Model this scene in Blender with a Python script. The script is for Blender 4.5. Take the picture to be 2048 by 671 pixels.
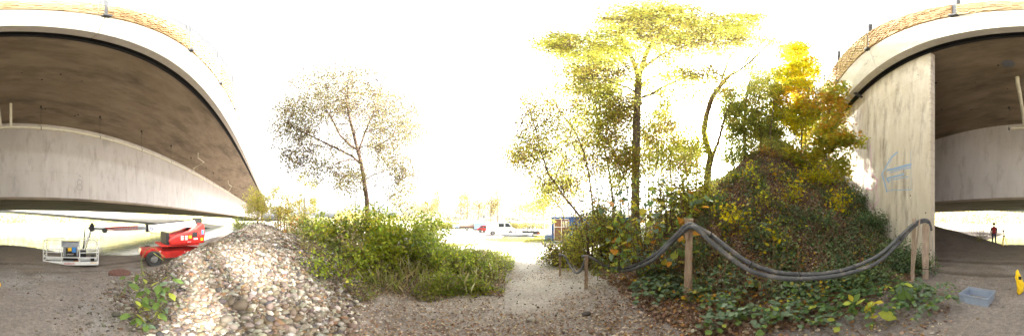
import bpy, bmesh, math, random
import numpy as np
from mathutils import Vector, Matrix
PI = math.pi
for o in list(bpy.data.objects): bpy.data.objects.remove(o)
sc = bpy.context.scene
col = sc.collection

# ------------------------------------------------------------------ camera, sky, sun, exposure
HOR = 441.0                                   # the horizon's row in the 2048x671 photograph
cam = bpy.data.cameras.new('camera'); co = bpy.data.objects.new('camera', cam); col.objects.link(co); sc.camera = co
cam.type = 'PANO'; cam.panorama_type = 'EQUIRECTANGULAR'
cam.latitude_min = -math.radians((671-HOR)*180/1024); cam.latitude_max = math.radians(HOR*180/1024)
cam.longitude_min = -PI; cam.longitude_max = PI
cam.clip_start = 0.05; cam.clip_end = 3000
def az(x): return (x-33)*PI/1024               # clockwise from +Y
co.location = (0, 0, 0); co.rotation_euler = (PI/2, 0, -az(1024))

SUN_AZ, SUN_EL = az(1425), math.radians(34)
w = bpy.data.worlds.new('World'); sc.world = w; w.use_nodes = True
nt = w.node_tree; nt.nodes.clear()
sky = nt.nodes.new('ShaderNodeTexSky'); sky.sky_type = 'NISHITA'; sky.sun_disc = False
sky.sun_elevation = SUN_EL; sky.sun_rotation = SUN_AZ; sky.air_density = 1.0; sky.dust_density = 6.0; sky.ozone_density = 0.6
hs = nt.nodes.new('ShaderNodeHueSaturation'); hs.inputs['Saturation'].default_value = 0.05
bg = nt.nodes.new('ShaderNodeBackground'); bg.inputs['Strength'].default_value = 0.115
out = nt.nodes.new('ShaderNodeOutputWorld')
nt.links.new(sky.outputs[0], hs.inputs['Color']); nt.links.new(hs.outputs[0], bg.inputs['Color']); nt.links.new(bg.outputs[0], out.inputs[0])
sl = bpy.data.lights.new('sun', 'SUN'); sl.energy = 3.5; sl.angle = math.radians(2.0); sl.color = (1, .95, .86)
so = bpy.data.objects.new('sun', sl); col.objects.link(so)
sd = Vector((math.sin(SUN_AZ)*math.cos(SUN_EL), math.cos(SUN_AZ)*math.cos(SUN_EL), math.sin(SUN_EL)))
so.rotation_euler = sd.to_track_quat('Z', 'Y').to_euler(); so.location = (0, 0, 60)
sc.view_settings.view_transform = 'Standard'; sc.view_settings.look = 'None'; sc.view_settings.gamma = 1
sc.view_settings.exposure = 3.35
sc.render.engine = 'CYCLES'
cy = sc.cycles; cy.max_bounces = 7; cy.diffuse_bounces = 5; cy.glossy_bounces = 2; cy.transmission_bounces = 3; cy.transparent_max_bounces = 8
cy.caustics_reflective = False; cy.caustics_refractive = False; cy.use_denoising = True; cy.denoising_input_passes = 'RGB_ALBEDO_NORMAL'; cy.denoising_prefilter = 'ACCURATE'; cy.sample_clamp_indirect = 6
rnd = random.Random(7); R = np.random.default_rng(7)

# ------------------------------------------------------------------ noise and terrain
_T = np.random.default_rng(3).random((64, 64))
def vn(x, y):
    x = np.asarray(x, float); y = np.asarray(y, float)
    xi = np.floor(x).astype(int); yi = np.floor(y).astype(int); fx = x-xi; fy = y-yi
    fx = fx*fx*(3-2*fx); fy = fy*fy*(3-2*fy)
    a = _T[xi % 64, yi % 64]; b = _T[(xi+1) % 64, yi % 64]; c = _T[xi % 64, (yi+1) % 64]; d = _T[(xi+1) % 64, (yi+1) % 64]
    return (a*(1-fx)+b*fx)*(1-fy)+(c*(1-fx)+d*fx)*fy
def fbm(x, y, o=4):
    s = 0; a = .5
    for i in range(o): s = s+a*vn(x*2**i+i*17.3, y*2**i+i*5.1); a *= .5
    return s/(1-.5**o)
def ss(a, b, x):
    t = np.clip((np.asarray(x, float)-a)/(b-a), 0, 1); return t*t*(3-2*t)
def capsule(X, Y, a, b):
    a = np.array(a, float); b = np.array(b, float); d = b-a
    t = np.clip(((X-a[0])*d[0]+(Y-a[1])*d[1])/(d@d), 0, 1)
    return np.hypot(X-a[0]-t*d[0], Y-a[1]-t*d[1]), t
WALL_Y = 4.38
def cfoot(Y): return 4.9+.042*np.clip(-Y-1, 0, None)**2+.36*np.clip(Y+1, 0, None)
def h(X, Y, fine=True):
    X = np.asarray(X, float); Y = np.asarray(Y, float); d = np.hypot(X, Y)
    z = -1.58-.62*ss(3, 15, d)
    u = ss(1.5, 5, Y)*ss(-16, -3, X)                      # dirt falling away under the bridge
    z = z-.50*ss(-1, 4.5, X)*ss(1.5, 5, Y)*ss(3, 8, d)
    z = z+1.75*np.clip((-3.2-X)/8.0, 0, 1.5)*ss(6, 11, Y)
    # embankment beside the abutment wall
    s = -X-cfoot(Y); k = .55
    rise = .80*k*np.log1p(np.exp(np.clip((s+1.95)/k, -30, 30)))
    rise = np.minimum(rise, 9.4)*(1-.30*ss(-1.5, -7, Y))*(1+.10*(vn(X*.45+3, Y*.45+5)-.5))
    rise = rise*(1-ss(WALL_Y+.1, WALL_Y+.5, Y))*ss(-34, -10, Y)
    z = z+rise
    # gravel heap
    r, t = capsule(X, Y, (4.9, .55), (10.4, .8)); top = -.42+.22*t
    q = np.clip(r/3.15, 0, 1); f = np.clip(1-q**1.55, 0, 1)
    z = z+(top-z)*f
    # low hump under the bushes
    r, t = capsule(X, Y, (5.4, -2.6), (3.2, -5.2)); z = z+.45*(1-ss(0, 3.2, r))
    # river bank
    Ye = 14.3-5.2*ss(1, 9, X)+.5*(vn(X*.5, Y*0+2)-.5)
    bank = np.clip(Y-Ye, 0, None)
    z = z-np.clip(bank*.75, 0, 4.6)*ss(0, .6, bank)
    far = ss(66, 76, Y+4*vn(X*.05, X*0)); z = z*(1-far)+(-2.0)*far
    if fine:
        z = z+.10*(fbm(X*.7, Y*.7)-.5)+.035*(fbm(X*4, Y*4, 3)-.5)
        z = z+.7*(fbm(X*.55+9, Y*.55)-.5)*ss(.3, 2, rise)
        z = z-.035*ss(.22, .12, np.abs(Y-4.9-.06*(X-2)**1-.5*np.sin(X*.35)))*ss(2, 3, Y)-.035*ss(.22, .12, np.abs(Y-6.6-.06*(X-2)-.5*np.sin(X*.35)))
        z = z+.30*(fbm(X*1.2+5, Y*1.2+3, 3)-.5)*f
    return z
def H(x, y): return float(h(np.array([x]), np.array([y]))[0])
def Gd(x, d):                                  # the ground at a given distance towards a photo column
    X = d*math.sin(az(x)); Y = d*math.cos(az(x)); return Vector((X, Y, H(X, Y)))
def P(x, y, d):                                # photo pixel + horizontal distance -> place
    return Vector((d*math.sin(az(x)), d*math.cos(az(x)), d*math.tan(math.radians((HOR-y)*180/1024))))
def G(x, y):                                   # where the line of sight through a photo pixel meets the ground
    dd = np.concatenate([np.arange(1, 30, .02), np.arange(30, 300, .5)])
    t = math.tan(math.radians((HOR-y)*180/1024)); X = dd*math.sin(az(x)); Y = dd*math.cos(az(x))
    k = np.nonzero(dd*t <= h(X, Y))[0]
    i = k[0] if len(k) else len(dd)-1
    return Vector((X[i], Y[i], float(h(X[i], Y[i]))))

# ------------------------------------------------------------------ materials
M = {}
def mat(name, c1, c2=None, scale=6, rough=.8, bump=0, bscale=None, metal=0, detail=6, spec=.5, trans=None, stretch=(1, 1, 1), c3=None, s3=1.0, t3=(.5, .7), coord='Object', rand=0.0, coat=0):
    m = bpy.data.materials.new(name); m.use_nodes = True; n = m.node_tree; n.nodes.clear(); L = n.links.new
    o = n.nodes.new('ShaderNodeOutputMaterial'); b = n.nodes.new('ShaderNodeBsdfPrincipled')
    b.inputs['Roughness'].default_value = rough; b.inputs['Metallic'].default_value = metal; b.inputs['Specular IOR Level'].default_value = spec
    if coat: b.inputs['Coat Weight'].default_value = coat
    L(b.outputs[0], o.inputs[0])
    tc = n.nodes.new('ShaderNodeTexCoord'); mp = n.nodes.new('ShaderNodeMapping'); L(tc.outputs[coord], mp.inputs[0]); mp.inputs['Scale'].default_value = stretch
    def noise(s, d=detail):
        t = n.nodes.new('ShaderNodeTexNoise'); t.inputs['Scale'].default_value = s; t.inputs['Detail'].default_value = d; t.inputs['Roughness'].default_value = .65; L(mp.outputs[0], t.inputs[0]); return t
    colr = None
    if c2 is not None:
        t = noise(scale); r = n.nodes.new('ShaderNodeValToRGB'); r.color_ramp.elements[0].position = .32; r.color_ramp.elements[1].position = .68
        r.color_ramp.elements[0].color = (*c1, 1); r.color_ramp.elements[1].color = (*c2, 1); L(t.outputs[0], r.inputs[0]); colr = r.outputs[0]
        if c3 is not None:
            t2 = noise(s3, 8); r2 = n.nodes.new('ShaderNodeValToRGB'); r2.color_ramp.elements[0].position = t3[0]; r2.color_ramp.elements[1].position = t3[1]; L(t2.outputs[0], r2.inputs[0])
            mx = n.nodes.new('ShaderNodeMix'); mx.data_type = 'RGBA'; L(r2.outputs[0], mx.inputs[0]); L(colr, mx.inputs[6]); mx.inputs[7].default_value = (*c3, 1); colr = mx.outputs[2]
    else:
        rgb = n.nodes.new('ShaderNodeRGB'); rgb.outputs[0].default_value = (*c1, 1); colr = rgb.outputs[0]
    if rand:
        oi = n.nodes.new('ShaderNodeObjectInfo'); mr = n.nodes.new('ShaderNodeMapRange'); L(oi.outputs['Random'], mr.inputs[0]); mr.inputs[3].default_value = 1-rand; mr.inputs[4].default_value = 1+rand
        hv = n.nodes.new('ShaderNodeHueSaturation'); L(mr.outputs[0], hv.inputs['Value']); L(colr, hv.inputs['Color']); colr = hv.outputs[0]
    L(colr, b.inputs['Base Color'])
    if bump:
        t = noise(bscale or scale*3, 8); bm = n.nodes.new('ShaderNodeBump'); bm.inputs['Strength'].default_value = bump; bm.inputs['Distance'].default_value = .03; L(t.outputs[0], bm.inputs['Height']); L(bm.outputs[0], b.inputs['Normal'])
    if trans:
        tr = n.nodes.new('ShaderNodeBsdfTranslucent'); L(colr, tr.inputs[0]); ms = n.nodes.new('ShaderNodeMixShader'); ms.inputs[0].default_value = trans; L(b.outputs[0], ms.inputs[1]); L(tr.outputs[0], ms.inputs[2]); L(ms.outputs[0], o.inputs[0])
    M[name] = m; return m
def mat_attr(name, rough=.6, trans=.4, bump=0, spec=.3):          # colour from the mesh's own 'tint' (each leaf or stone has its own)
    m = bpy.data.materials.new(name); m.use_nodes = True; n = m.node_tree; n.nodes.clear(); L = n.links.new
    o = n.nodes.new('ShaderNodeOutputMaterial'); b = n.nodes.new('ShaderNodeBsdfPrincipled'); b.inputs['Roughness'].default_value = rough; b.inputs['Specular IOR Level'].default_value = spec
    a = n.nodes.new('ShaderNodeAttribute'); a.attribute_name = 'tint'
    tc = n.nodes.new('ShaderNodeTexCoord'); t = n.nodes.new('ShaderNodeTexNoise'); t.inputs['Scale'].default_value = 25; t.inputs['Detail'].default_value = 4; L(tc.outputs['Object'], t.inputs[0])
    mr = n.nodes.new('ShaderNodeMapRange'); L(t.outputs[0], mr.inputs[0]); mr.inputs[3].default_value = .7; mr.inputs[4].default_value = 1.3
    hv = n.nodes.new('ShaderNodeHueSaturation'); L(mr.outputs[0], hv.inputs['Value']); L(a.outputs['Color'], hv.inputs['Color'])
    L(hv.outputs[0], b.inputs['Base Color']); last = b.outputs[0]
    if trans:
        tr = n.nodes.new('ShaderNodeBsdfTranslucent'); L(hv.outputs[0], tr.inputs[0]); ms = n.nodes.new('ShaderNodeMixShader'); ms.inputs[0].default_value = trans; L(last, ms.inputs[1]); L(tr.outputs[0], ms.inputs[2]); last = ms.outputs[0]
    if bump:
        bm = n.nodes.new('ShaderNodeBump'); bm.inputs['Strength'].default_value = bump; bm.inputs['Distance'].default_value = .01; L(t.outputs[0], bm.inputs['Height']); L(bm.outputs[0], b.inputs['Normal'])
    L(last, o.inputs[0]); M[name] = m; return m
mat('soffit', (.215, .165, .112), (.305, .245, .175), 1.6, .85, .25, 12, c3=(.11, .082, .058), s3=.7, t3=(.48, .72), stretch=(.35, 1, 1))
mat('web', (.50, .46, .44), (.58, .545, .53), 1.2, .8, .15, 20, c3=(.34, .30, .28), s3=1.6, t3=(.52, .78), stretch=(1.2, 1, .3))
mat('edge', (.50, .47, .42), (.60, .57, .52), 3, .8, .1, 30)
mat('wall', (.52, .45, .365), (.68, .63, .56), 2.2, .85, .5, 18, c3=(.25, .20, .155), s3=2.0, t3=(.50, .72), stretch=(1, 1, .22))
mat('groove', (.02, .02, .022), rough=.9)
mat('barrier', (.26, .15, .06), (.44, .29, .13), 9, .9, .5, 20)
mat('barrier_b', (.34, .24, .13), (.50, .38, .20), 9, .9, .5, 20)
mat('pipe', (.55, .50, .38), (.66, .62, .50), 4, .55, .05)
mat('hanger', (.05, .045, .04), rough=.7, metal=.4)
mat('steel_dark', (.05, .052, .055), (.09, .09, .09), 8, .55, .1, metal=.5)
mat('hose', (.055, .06, .07), (.12, .125, .14), 7, .6, .3, 60, c3=(.25, .225, .20), s3=5, t3=(.52, .70))
mat('post_wood', (.30, .21, .155), (.50, .40, .31), 7, .9, .8, 30, stretch=(3, 3, .5), rand=.12)
mat('red', (.42, .018, .015), (.52, .028, .022), 3, .38, .02, coat=.3, spec=.5, c3=(.30, .09, .06), s3=3.5, t3=(.56, .80))
mat('red_dark', (.36, .012, .010), (.45, .02, .012), 5, .5, .05)
mat('white', (.66, .66, .65), (.74, .74, .72), 6, .4)
mat('cream', (.60, .58, .50), rough=.5)
mat('black', (.015, .015, .016), rough=.6)
mat('tyre', (.022, .022, .024), (.05, .048, .045), 8, .9, .3)
mat('rim', (.26, .26, .26), (.14, .13, .12), 9, .5, .1)
mat('grey_metal', (.22, .23, .26), (.30, .31, .34), 5, .45, .05, metal=.3)
mat('blue_paint', (.05, .20, .52), rough=.4); mat('washed_out_blue', (.22, .34, .58), (.30, .42, .62), 4, .6)  # second blue paled: the far yard's washed-out brightness put into its colour
mat('navy', (.02, .04, .2), rough=.5)
mat('yellow_paint', (.75, .45, .02), rough=.4)
mat('orange_rust', (.45, .15, .06), rough=.8)
mat('text_red', (.5, .01, .03), rough=.5)
mat('text_white', (.8, .8, .8), rough=.5)
mat('container', (.02, .075, .25), (.03, .10, .32), 3, .5, .1, c3=(.16, .07, .03), s3=2, t3=(.68, .8))
mat('rust_door', (.22, .11, .07), (.12, .05, .03), 5, .8, .3)
mat('glass_dark', (.03, .04, .05), rough=.08, spec=.8)
mat('crate', (.24, .29, .38), (.30, .35, .45), 8, .55, .1)
mat('rusty', (.10, .045, .035), (.17, .08, .06), 12, .85, .6, 50)
mat('jacket_red', (.34, .015, .015), (.24, .010, .010), 12, .7)
mat('trousers', (.03, .035, .06), (.05, .055, .08), 20, .9)
mat('skin', (.45, .25, .17), rough=.5)
mat('hair', (.03, .02, .015), rough=.8)
mat('hivis', (.85, .52, .01), (.95, .66, .02), 9, .6, .3, 20)
mat('graf_blue', (.18, .34, .62), (.40, .49, .62), 22, .7)
mat('graf_pink', (.66, .28, .46), (.62, .42, .50), 22, .7)
mat('number_grey', (.30, .29, .30), (.42, .39, .38), 40, .8)
mat('bark_grey', (.12, .095, .085), (.22, .185, .165), 8, .95, .8, 25, stretch=(1, 1, .3))
mat('bark_brown', (.085, .055, .042), (.17, .115, .09), 8, .95, .8, 25, stretch=(1, 1, .3))
mat('bark_pale', (.24, .20, .17), (.36, .31, .27), 8, .95, .6, 25, stretch=(1, 1, .3))
mat('twig', (.13, .08, .05), (.2, .13, .08), 9, .9)
mat('stem_green', (.12, .17, .05), (.2, .2, .08), 9, .7)
mat('far_bank', (.35, .36, .20), (.50, .46, .28), .3, .9)
mat('patch', (.16, .165, .18), rough=.7)
mat_attr('leaf', .55, .6); mat_attr('leaf_dark', .5, .25); mat_attr('stone', .75, 0, .6, .4); mat_attr('litter', .85, .25)
def mleaf(name, c, c2, tr=.45): return mat(name, c, c2, 9, .5, .25, 40, trans=tr, rand=.22, spec=.35)
mleaf('lf_green', (.14, .24, .05), (.22, .34, .09)); mleaf('lf_grey', (.13, .20, .12), (.20, .28, .17), .3); mleaf('lf_yellow', (.66, .50, .03), (.55, .52, .08))
mleaf('lf_lime', (.36, .44, .05), (.50, .54, .10)); mleaf('lf_orange', (.52, .19, .02), (.60, .32, .04)); mleaf('lf_brown', (.22, .12, .06), (.3, .18, .09), .2); mleaf('lf_dark', (.065, .125, .045), (.10, .18, .065), .3)

# ------------------------------------------------------------------ object helpers
def tag(o, label=None, cat=None, group=None, kind=None):
    if label: o['label'] = label
    if cat: o['category'] = cat
    if group: o['group'] = group
    if kind: o['kind'] = kind
    return o
def empty(name, loc=(0, 0, 0), rz=0, **k):
    o = bpy.data.objects.new(name, None); col.objects.link(o); o.location = loc; o.rotation_euler = (0, 0, rz); o.empty_display_size = .2
    return tag(o, **k)
def link(name, me, m, parent=None, loc=None, **k):
    if m is not None and not me.materials:
        for q in (m if isinstance(m, (list, tuple)) else [m]): me.materials.append(M[q] if isinstance(q, str) else q)
    o = bpy.data.objects.new(name, me); col.objects.link(o)
    if parent is not None: o.parent = parent
    if loc is not None: o.location = loc
    return tag(o, **k)
def np_mesh(name, V, F, tint=None, smooth=False):
    """V (n,3); F list of (k,m) index arrays, one per polygon size"""
    me = bpy.data.meshes.new(name); V = np.asarray(V, np.float32); F = [np.asarray(f, np.int32) for f in F if len(f)]
    me.vertices.add(len(V)); me.vertices.foreach_set('co', V.ravel())
    lv = np.concatenate([f.ravel() for f in F]); sz = np.concatenate([np.full(len(f), f.shape[1], np.int32) for f in F])
    me.loops.add(len(lv)); me.loops.foreach_set('vertex_index', lv)
    me.polygons.add(len(sz)); me.polygons.foreach_set('loop_start', np.concatenate([[0], np.cumsum(sz)[:-1]]).astype(np.int32))
    me.update(calc_edges=True)
    if smooth: me.polygons.foreach_set('use_smooth', np.ones(len(sz), bool))
    if tint is not None:
        a = me.color_attributes.new('tint', 'FLOAT_COLOR', 'POINT')
        c = np.ones((len(V), 4), np.float32); c[:, :3] = tint; a.data.foreach_set('color', c.ravel())
    return me
class MB:                                      # collects boxes, bars and tubes into one mesh
    def __init__(s): s.v = []; s.f = []; s.mi = []
    def add(s, v, f, mi=0):
        b = len(s.v); s.v += [tuple(p) for p in v]; s.f += [tuple(i+b for i in q) for q in f]; s.mi += [mi]*len(f); return s
    def box(s, a, b, rot=None, c=(0, 0, 0), mi=0, bev=0):
        (x0, y0, z0), (x1, y1, z1) = a, b
        if bev:
            m = bmesh.new(); bmesh.ops.create_cube(m, size=1); bmesh.ops.scale(m, vec=(x1-x0, y1-y0, z1-z0), verts=m.verts); bmesh.ops.translate(m, vec=((x0+x1)/2, (y0+y1)/2, (z0+z1)/2), verts=m.verts)
            bmesh.ops.bevel(m, geom=list(m.edges), offset=bev, segments=2, profile=.6, affect='EDGES')
            v = [p.co.copy() for p in m.verts]; m.verts.index_update(); f = [[q.index for q in p.verts] for p in m.faces]; m.free()
        else:
            v = [Vector(p) for p in ((x0, y0, z0), (x1, y0, z0), (x1, y1, z0), (x0, y1, z0), (x0, y0, z1), (x1, y0, z1), (x1, y1, z1), (x0, y1, z1))]
            f = [(3, 2, 1, 0), (4, 5, 6, 7), (0, 1, 5, 4), (1, 2, 6, 5), (2, 3, 7, 6), (3, 0, 4, 7)]
        if rot is not None: v = [rot @ (p-Vector(c))+Vector(c) for p in v]
        return s.add(v, f, mi)
    def beam(s, p, q, wd, ht, mi=0, up=(0, 0, 1)):
        p = Vector(p); q = Vector(q); d = (q-p).normalized(); u = Vector(up); sd_ = d.cross(u)
        if sd_.length < 1e-3: sd_ = d.cross(Vector((1, 0, 0)))
        sd_.normalize(); u = sd_.cross(d); v = []
        for e in (p, q):
            for a, b in ((-1, -1), (1, -1), (1, 1), (-1, 1)): v.append(e+sd_*a*wd/2+u*b*ht/2)
        return s.add(v, [(0, 1, 2, 3), (7, 6, 5, 4), (0, 4, 5, 1), (1, 5, 6, 2), (2, 6, 7, 3), (3, 7, 4, 0)], mi)
    def tube(s, pts, r, n=8, mi=0, cap=True):
        pts = [Vector(p) for p in pts]; rr = r if isinstance(r, (list, tuple)) else [r]*len(pts); b = len(s.v); ref = None
        for i, p in enumerate(pts):
            d = (pts[min(i+1, len(pts)-1)]-pts[max(i-1, 0)]).normalized()
            if ref is None: ref = d.orthogonal().normalized()
            a = (ref-d*ref.dot(d)).normalized(); ref = a; c = d.cross(a)
            for k in range(n): t = 2*PI*k/n; s.v.append(tuple(p+(a*math.cos(t)+c*math.sin(t))*rr[i]))
        m = len(pts)
        for i in range(m-1):
            for k in range(n): s.f.append((b+i*n+k, b+i*n+(k+1) % n, b+(i+1)*n+(k+1) % n, b+(i+1)*n+k)); s.mi.append(mi)
        if cap: s.f.append(tuple(b+k for k in range(n))[::-1]); s.f.append(tuple(b+(m-1)*n+k for k in range(n))); s.mi += [mi, mi]
        return s
    def prism(s, prof, y0, y1, mi=0, axis='y'):
        n = len(prof); f = (lambda a, b, t: (a, t, b)) if axis == 'y' else ((lambda a, b, t: (t, a, b)) if axis == 'x' else (lambda a, b, t: (a, b, t)))
        v = [f(a, b, y0) for a, b in prof]+[f(a, b, y1) for a, b in prof]
        return s.add(v, [tuple(range(n))[::-1], tuple(range(n, 2*n))]+[(i, (i+1) % n, n+(i+1) % n, n+i) for i in range(n)], mi)
    def mesh(s, name, smooth=False):
        me = bpy.data.meshes.new(name); me.from_pydata(s.v, [], s.f); me.update()
        b = bmesh.new(); b.from_mesh(me); bmesh.ops.recalc_face_normals(b, faces=b.faces)
        if smooth:
            for f in b.faces: f.smooth = True
            for e in b.edges:
                if len(e.link_faces) == 2 and e.calc_face_angle(0) > .7: e.smooth = False
        b.to_mesh(me); b.free()
        return me
    def build(s, name, m, parent=None, smooth=False, **k):
        me = s.mesh(name, smooth); o = link(name, me, m, parent, **k)
        if any(s.mi) and len(s.mi) == len(me.polygons): me.polygons.foreach_set('material_index', np.array(s.mi, np.int32))
        return o
def text(body, size, m, name='lettering', parent=None, mw=None, depth=.004):
    cu = bpy.data.curves.new('t', 'FONT'); cu.body = body; cu.size = size; cu.extrude = depth; cu.resolution_u = 2
    o = bpy.data.objects.new('t', cu); col.objects.link(o); dg = bpy.context.evaluated_depsgraph_get()
    me = bpy.data.meshes.new_from_object(o.evaluated_get(dg)); bpy.data.objects.remove(o)
    if mw is not None: me.transform(mw)
    me.materials.clear(); return link(name, me, m, parent)

# leaf templates: V (n,3) in unit length along +X, faces (tri)
def t_rhomb(): return np.array([(0, 0, 0), (.5, .32, .06), (1, 0, 0), (.5, -.32, .06)]), np.array([(0, 2, 1), (0, 3, 2)])
def t_oval(wd=.3):
    V = [(0, 0, 0), (.25, wd*.8, .05), (.6, wd, .03), (1, 0, -.08), (.6, -wd, .03), (.25, -wd*.8, .05), (.5, 0, -.03)]
    return np.array(V), np.array([(0, 6, 1), (1, 6, 2), (2, 6, 3), (3, 6, 4), (4, 6, 5), (5, 6, 0)])
def t_heart():
    V = [(.1, 0, 0), (-.04, .2, .03), (.15, .42, .05), (.45, .47, .04), (.8, .22, -.02), (1, 0, -.12), (.8, -.22, -.02), (.45, -.47, .04), (.15, -.42, .05), (-.04, -.2, .03), (.5, 0, -.05)]
    return np.array(V), np.array([(i, 10, (i+1) % 10) for i in range(10)])
def t_maple():
    V = [(0, 0, 0)]; L = []
    for a, r in ((-150, .35), (-120, .2), (-75, .62), (-55, .3), (-35, .8), (-15, .42), (0, 1), (15, .42), (35, .8), (55, .3), (75, .62), (120, .2), (150, .35)):
        V.append((r*math.cos(math.radians(a)), r*math.sin(math.radians(a)), -.08*r*r+.04))
    V = np.array(V); return V, np.array([(0, i, i+1) for i in range(1, 13)])
def _ico(sub, seed, fl=(1, 1, .6), rough=.12):
    b = bmesh.new(); bmesh.ops.create_icosphere(b, subdivisions=sub, radius=.5); r = random.Random(seed)
    pl = [(Vector((r.gauss(0, 1), r.gauss(0, 1), r.gauss(0, 1))).normalized(), r.uniform(.33, .47)) for _ in range(6)]
    for v in b.verts:
        p = v.co.copy()
        for nrm, dd in pl:
            e = p.dot(nrm)-dd
            if e > 0: p -= nrm*e*.85
        p *= 1+r.uniform(-rough, rough)*.5; v.co = Vector((p.x*fl[0], p.y*fl[1], p.z*fl[2]))
    b.verts.index_update(); V = np.array([v.co[:] for v in b.verts]); F = np.array([[v.index for v in f.verts] for f in b.faces]); b.free(); return V, F
def rotmats(n, tilt=1.0, up=None):
    """random yaw, tilt from flat up to 'tilt' rad, random roll"""
    a = R.uniform(0, 2*PI, n); t = R.normal(0, tilt, n); r = R.normal(0, tilt, n)
    ca, sa, ct, st, cr, sr = np.cos(a), np.sin(a), np.cos(t), np.sin(t), np.cos(r), np.sin(r); z = np.zeros(n); o = z+1
    A = np.stack([ca, -sa, z, sa, ca, z, z, z, o], 1).reshape(n, 3, 3); B = np.stack([ct, z, st, z, o, z, -st, z, ct], 1).reshape(n, 3, 3); C = np.stack([o, z, z, z, cr, -sr, z, sr, cr], 1).reshape(n, 3, 3)
    return A@B@C
def scatter(tpl, pos, size, rot, tint):
    V, F = tpl; n = len(pos)
    v = np.einsum('nij,kj->nki', rot, V)*np.asarray(size).reshape(-1, 1, 1)+pos[:, None, :]
    f = F[None]+(np.arange(n)*len(V))[:, None, None]
    return v.reshape(-1, 3), f.reshape(-1, F.shape[1]), np.repeat(tint, len(V), 0)
def palette(n, cols, w_, jit=.18, clump=None):
    c = np.array(cols, float); w_ = np.array(w_, float); w_ /= w_.sum()
    i = R.choice(len(c), n, p=w_)
    if clump is not None:                       # bias the pick by a value in 0..1 that varies from clump to clump
        j = np.minimum((clump*len(c)).astype(int), len(c)-1); i = np.where(R.random(n) < .55, j, i)
    return np.clip(c[i]*R.uniform(1-jit, 1+jit, (n, 1))*R.uniform(1-jit*.5, 1+jit*.5, (n, 3)), 0, .95)
def foliage(name, parts, m, parent=None, **k):
    V = []; F = []; T = []; b = 0
    for v, f, t in parts: V.append(v); F.append(f+b); T.append(t); b += len(v)
    me = np_mesh(name, np.concatenate(V), [np.concatenate(F)], np.concatenate(T)); return link(name, me, m, parent, **k)

# ------------------------------------------------------------------ trees
def grow(stems, attract, tip=.006, seg=.45, power=2.3, pen=.35, jit=.10, gravity=.0):
    """stems: list of (points, r0, r1). Every attractor is joined to the cheapest node -> nodes, parents, radii"""
    N = []; Pa = []; L0 = []; RR = []
    for pts, r0, r1, root in stems:
        pts = [Vector(p) for p in pts]; fine = [pts[0]]
        for a, b in zip(pts, pts[1:]):
            k = max(1, int((b-a).length/seg))
            fine += [a.lerp(b, (i+1)/k) for i in range(k)]
        prev = -1
        if root is not None and N:
            A = np.array(N); prev = int(np.argmin(((A-np.array(fine[0]))**2).sum(1)))
        for i, p in enumerate(fine):
            N.append(p[:]); Pa.append(prev); RR.append(r0+(r1-r0)*i/max(1, len(fine)-1)); L0.append((L0[prev]+seg) if prev >= 0 else 0); prev = len(N)-1
    nst = len(N); A = np.zeros((len(attract)*12+nst, 3)); A[:nst] = N; LL = np.zeros(len(A)); LL[:nst] = L0; cnt = nst
    low = np.zeros(len(A), bool)
    d0 = np.array([np.min(((A[:nst]-a)**2).sum(1)) for a in attract]); tips = []
    ok = np.ones(len(A), bool); 
    for a in attract[np.argsort(d0)]:
        dv = a-A[:cnt]; dist = np.sqrt((dv**2).sum(1)); cost = dist+pen*LL[:cnt]*.3+np.where(dv[:, 2] < 0, -dv[:, 2]*.8, 0)
        j = int(np.argmin(cost)); D = dist[j]; k = min(11, max(1, int(D/seg))); p0 = A[j]; prev = j; off = R.normal(0, jit*D*.5, 3)
        for i in range(k):
            t = (i+1)/k; q = p0+(a-p0)*t+off*math.sin(PI*t)*.6+R.normal(0, .02, 3)*(t < 1)
            q[2] += -gravity*D*math.sin(PI*t)
            A[cnt] = q; LL[cnt] = LL[prev]+D/k; Pa.append(prev); prev = cnt; cnt += 1
        tips.append(prev)
    A = A[:cnt]; rad = np.zeros(cnt); rp = np.zeros(cnt)
    for i in range(cnt-1, -1, -1):
        r = (rp[i] if rp[i] > 0 else tip**power)
        rad[i] = r**(1/power)
        if Pa[i] >= 0: rp[Pa[i]] += r
    rad[:nst] = np.maximum(np.array(RR), np.minimum(rad[:nst], np.array(RR)*1.0))
    for i in range(nst, cnt): rad[i] = max(tip*.9, min(rad[i], rad[Pa[i]]*.985))
    return A, np.array(Pa), rad, np.array(tips), nst
def limbs_mesh(A, Pa, rad, name, cull=0.0):
    i = np.nonzero((Pa >= 0) & (rad >= cull))[0]; p = Pa[i]
    V = []; F = []; base = 0
    for lo, hi, ns in ((0, .015, 3), (.015, .06, 5), (.06, 9, 10)):
        k = (rad[i] >= lo) & (rad[i] < hi); a = A[p[k]]; b = A[i[k]]; n = len(a)
        if not n: continue
        d = b-a; L = np.linalg.norm(d, axis=1, keepdims=True)+1e-9; d = d/L
        ref = np.where(np.abs(d[:, 2:3]) < .9, np.array([[0, 0, 1.]]), np.array([[1., 0, 0]])); u = np.cross(d, ref); u /= np.linalg.norm(u, axis=1, keepdims=True); v = np.cross(d, u)
        t = 2*PI*np.arange(ns)/ns; ring = np.cos(t)[None, :, None]*u[:, None]+np.sin(t)[None, :, None]*v[:, None]
        ra = np.minimum(rad[p[k]], rad[i[k]]*1.35)[:, None, None]; rb = rad[i[k]][:, None, None]
        va = (a-d*ra[:, 0]*.3)[:, None]+ring*ra; vb = b[:, None]+ring*rb
        vv = np.concatenate([va, vb], 1).reshape(-1, 3); V.append(vv)
        q = np.arange(ns); f = np.stack([q, (q+1) % ns, ns+(q+1) % ns, ns+q], 1)
        F.append((f[None]+(np.arange(n)*2*ns)[:, None, None]).reshape(-1, 4)+base); base += len(vv)
    return np_mesh(name, np.concatenate(V), [np.concatenate(F)], smooth=True)
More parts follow.
